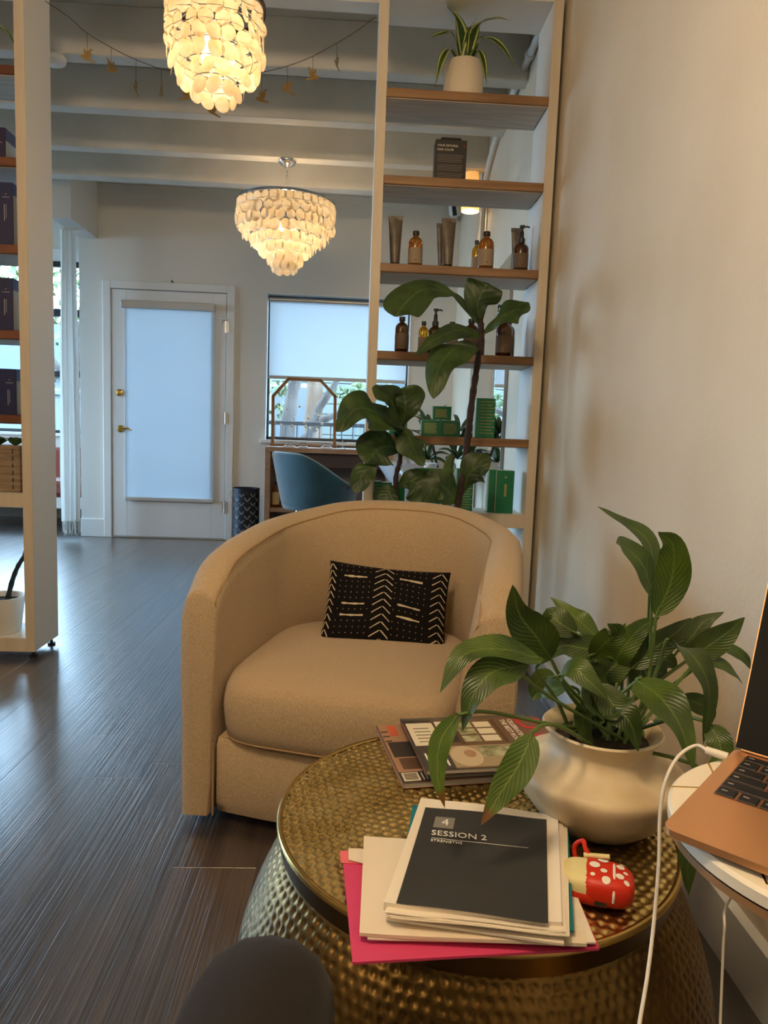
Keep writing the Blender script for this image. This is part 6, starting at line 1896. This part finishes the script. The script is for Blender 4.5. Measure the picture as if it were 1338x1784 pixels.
# ================================================================== PHOTOGRAPHER'S KNEE
CHAR = mat('charcoal_knit', srgb(36, 33, 32), .95, bump=.3, bscale=220, bdist=.001, sheen=.05, spec=.15)
kn = onz(452, 1650, .53)
def skin_body(name, verts, edges, radii, m, parent=None, sub=2):
    me = bpy.data.meshes.new(name); me.from_pydata([tuple(v) for v in verts], edges, []); me.update()
    o = bpy.data.objects.new(name, me); COL.objects.link(o)
    sk = o.modifiers.new('skin', 'SKIN'); sk.use_smooth_shade = True
    for i, r in enumerate(radii):
        me.skin_vertices[0].data[i].radius = (r, r)
    me.skin_vertices[0].data[0].use_root = True
    s = o.modifiers.new('sub', 'SUBSURF'); s.levels = sub; s.render_levels = sub
    dg = bpy.context.evaluated_depsgraph_get(); dg.update()
    ev = o.evaluated_get(dg); me2 = bpy.data.meshes.new_from_object(ev)
    bpy.data.objects.remove(o)
    me2.name = name; me2.materials.clear(); me2.materials.append(m)
    me2.polygons.foreach_set('use_smooth', [True]*len(me2.polygons))
    o2 = bpy.data.objects.new(name, me2); COL.objects.link(o2)
    return o2
kc = V(kn.x+.010, kn.y-.02, .515)
hip = V(-.12, -.10, .47)
pel = V(-.03, -.36, .50)
vv = [pel, V(-.03, -.40, .72), V(-.03, -.42, .92), V(-.03, -.40, 1.06), V(-.03, -.37, 1.14), V(-.03, -.36, 1.26)]
rad = [.15, .13, .145, .06, .085, .075]
ed = [(0, 1), (1, 2), (2, 3), (3, 4), (4, 5)]
def chain(start, pts, rs):
    p = start
    for q, r in zip(pts, rs):
        vv.append(q); rad.append(r); ed.append((p, len(vv)-1)); p = len(vv)-1
chain(0, [hip, hip.lerp(kc, .35), hip.lerp(kc, .7), kc, kc+V(0, .022, -.07), kc+V(.0, .01, -.18), kc+V(0, -.02, -.29), kc+V(0, -.04, -.38), kc+V(0, -.045, -.43), kc+V(.005, .02, -.455), kc+V(.01, .08, -.465)],
      [.09, .078, .066, .060, .056, .054, .052, .046, .042, .036, .030])
chain(0, [V(.08, -.28, .47), V(.12, 0.0, .46), V(.12, .18, .44), V(.12, .17, .34), V(.11, .05, .18), V(.10, -.06, .06), V(.10, 0, .035), V(.10, .06, .03)], [.10, .085, .072, .064, .056, .044, .036, .028])
chain(2, [V(-.22, -.42, .93), V(-.28, -.36, .76), V(-.2, -.16, .80), V(-.1, -.08, .88)], [.06, .045, .038, .03])
chain(2, [V(.16, -.42, .93), V(.24, -.36, .76), V(.18, -.16, .80), V(.1, -.09, .88)], [.06, .045, .038, .03])
pe = skin_body('person', vv, ed, rad, CHAR)
tag(pe, 'bent knee of a seated person in charcoal grey trousers, bottom edge', 'person')
# ================================================================== OUTSIDE
GRND = mat('outside_paving', srgb(120, 122, 118), .9, col2=srgb(98, 100, 96), nscale=3)
struct(MB().box(-24, 14, FAR_Y+.6, 40, -.5, -.3).box(-24, ROOM_L-.6, -12, 40, -.5, -.3).build('ground', GRND, loc=(-4, 20, -.4)))
SID = mat('pale_green_siding', srgb(104, 110, 104), .8)
SID2 = mat('lilac_siding', srgb(96, 94, 112), .8)
TRM2 = mat('neighbour_trim', srgb(140, 148, 150), .7)
WGL = mat('neighbour_window_glass', srgb(92, 100, 104), .25)
nb = thing('neighbour_house', 'pale green sided house across the yard seen through the far window', 'building', (0, 12, -.3))
MB().box(-2.2, 4.5, 12.0, 16, -.3, 3.4).build('wall', SID, nb)
for k in range(21):
    z0 = -.3+k*.17
    MB().box(-2.22, 4.52, 11.975, 12.0, z0, z0+.155, bev=.004).build('siding_board', SID, nb)
for (x0, z0) in ((-1.35, .5), (.62, 1.1)):
    wn = MB().box(x0-.06, x0+.76, 11.93, 11.98, z0-.06, z0+1.2, bev=.01).build('window', TRM2, nb)
    MB().box(x0, x0+.7, 11.91, 11.935, z0, z0+1.14).build('pane', WGL, wn)
MB().box(-2.5, 4.8, 11.6, 16.3, 3.4, 3.55).build('roof', mat('grey_roof', srgb(84, 88, 96), .8), nb)
nb2 = thing('lilac_shed', 'lilac boarded shed at the right of the far window view', 'shed', (1.4, 9.5, -.3))
MB().box(.78, 2.6, 9.4, 11, -.3, 2.3).build('wall', SID2, nb2)
for k in range(12): MB().box(.79+k*.15, .925+k*.15, 9.385, 9.4, -.3, 2.3, bev=.003).build('board', SID2, nb2)
MB().box(.7, 2.7, 9.3, 11.1, 2.3, 2.4).build('roof', TRM2, nb2)
# balcony railing
rl = thing('railing', 'dark metal railing outside below the far window', 'railing', (-.3, 7.4, -.3))
zr = ony(530, 738, 7.4).z
MB().box(-2.0, .30, 7.38, 7.42, zr-.02, zr+.02, bev=.004).build('top_rail', DARKF, rl)
MB().box(-2.0, .30, 7.39, 7.41, .02, .06).build('bottom_rail', DARKF, rl)
for k in range(20): MB().tube([(-1.95+k*.115, 7.4, .04), (-1.95+k*.115, 7.4, zr)], .009, 6).build('baluster', DARKF, rl, True)
MB().box(.24, .32, 7.36, 7.44, -.3, zr+.08, bev=.005).build('post', DARKF, rl)
# tree with pale bark
BARK = mat('pale_bark', srgb(100, 94, 90), .9, col2=srgb(66, 60, 58), nscale=9, stretch=(1, 1, .3), bump=.6, bscale=14, bdist=.02)
BARK2 = mat('rusty_bark', srgb(88, 66, 50), .9, col2=srgb(112, 94, 80), nscale=9, stretch=(1, 1, .3), bump=.6, bscale=14, bdist=.02)
LEAFO = mat('tree_leaf', srgb(64, 80, 44), .6, col2=srgb(92, 106, 62), nscale=3)
def foliage(parent, c, r, n, size, seed, m=LEAFO, squash=.8):
    rg = np.random.RandomState(seed)
    d = rg.normal(size=(n, 3)); d /= np.linalg.norm(d, axis=1)[:, None]
    cl = rg.normal(size=(12, 3)); cl /= np.linalg.norm(cl, axis=1)[:, None]
    # leaves gather around a dozen twigs ends
    ctr = cl[rg.randint(0, 12, n)]*rg.uniform(.45, .95, (n, 1))*r
    P = ctr+d*rg.uniform(.02, .38, (n, 1))*r
    P[:, 2] *= squash
    b = MB()
    for k in range(n):
        p = Vector(P[k])+Vector(c)
        a = Vector(rg.normal(size=3)).normalized(); e = a.orthogonal().normalized()
        s = size*rg.uniform(.6, 1.3)
        b.add([p-a*s, p+e*s*.45, p+a*s, p-e*s*.45], [(0, 1, 2, 3)])
    return tag(b.build('foliage', m, parent), kind='stuff')
def tree(label, base, trunks, crowns, m, seed):
    t = thing('garden_tree', label, 'tree', base, group='trees outside the windows')
    for pts, r0, r1 in trunks:
        c = catmull(pts, 16)
        MB().tube(c, [r0+(r1-r0)*i/16 for i in range(17)], 10).build('branch', m, t, True)
    for k, (c, r, n, s) in enumerate(crowns): foliage(t, c, r, n, s, seed+k)
    return t
P9 = lambda x_, y_, Y: ony(x_, y_, Y)
tb = P9(508, 780, 8.6)
tree('pale-barked tree with spreading branches outside the far window', (tb.x, 8.6, -.3),
     [([V(tb.x-.05, 8.6, -.3), P9(500, 760, 8.6), P9(508, 700, 8.6), P9(515, 655, 8.6), P9(520, 560, 8.6), P9(500, 430, 8.6)], .10, .06),
      ([V(tb.x+.1, 8.6, -.1), P9(545, 740, 8.5), P9(570, 690, 8.4), P9(590, 655, 8.3), P9(625, 560, 8.2)], .06, .03),
      ([P9(530, 765, 8.55), P9(560, 735, 8.45), P9(600, 715, 8.3), P9(640, 700, 8.2), P9(690, 680, 8.1)], .05, .02),
      ([P9(545, 745, 8.5), P9(575, 728, 8.4), P9(615, 712, 8.3), P9(650, 690, 8.3)], .035, .015)],
     [(P9(470, 700, 8.9), .35, 160, .05), (P9(625, 690, 9.2), .35, 160, .05), (P9(470, 380, 8.6), .6, 300, .07)], BARK, 40)
tb = P9(545, 780, 9.4)
tree('rust-barked trunk behind the earring frame, outside the far window', (tb.x, 9.4, -.3),
     [([V(tb.x, 9.4, -.3), P9(546, 740, 9.4), P9(548, 690, 9.4), P9(550, 640, 9.4), P9(556, 480, 9.4)], .13, .09)],
     [(P9(680, 330, 10.4), .8, 300, .08)], BARK2, 60)
for k, (x_, Y, h, r) in enumerate(((-4.2, 11.0, 2.7, 1.1), (-5.6, 10.2, 3.2, 1.1), (-8.6, 12.5, 3.2, 1.7), (-5.2, 14.8, 2.2, 1.3))):
    lb_ = ['leafy tree nearest the curtain outside the alcove window', 'tall leafy tree seen behind the navy boxes through the alcove window', 'leafy tree far left outside the alcove window', 'low leafy tree in the distance beyond the alcove window'][k]
    tree(lb_, (x_, Y, -.3), [([V(x_, Y, -.3), V(x_+.1, Y, h*.4), V(x_+.05, Y, h*.9)], .12, .05), ([V(x_+.08, Y, h*.45), V(x_+.5, Y, h*.75), V(x_+.8, Y, h)], .06, .02), ([V(x_+.08, Y, h*.5), V(x_-.5, Y, h*.8), V(x_-.7, Y, h*1.05)], .06, .02)],
         [(V(x_, Y, h), r, 800, .075)], BARK, 80+k*7)
# house roof and low wall beyond the alcove window
hs_ = thing('distant_house', 'blue-grey roofed house low behind the trees by the curtain', 'building', (-3.6, 17, -.3))
MB().box(-9, -2.6, 17, 21, -.3, 2.0).build('wall', TRM2, hs_)
MB().prism([(-.4, 0), (6.8, 0), (5.8, 1.1), (.6, 1.1)], 5, Matrix.Translation((-9, 21.5, 2.0)) @ Matrix.Rotation(PI/2, 4, 'X')).build('roof', mat('blue_grey_roof', srgb(92, 112, 140), .8), hs_)
gw = thing('garden_wall', 'pale low garden wall outside the alcove window', 'wall', (-5, 8.6, -.3))
MB().box(-9, -2.3, 8.6, 8.75, -.3, 1.25, bev=.01).build('wall_body', TRM2, gw)
MB().box(-9.02, -2.28, 8.57, 8.78, 1.25, 1.32, bev=.01).build('coping', TRM2, gw)
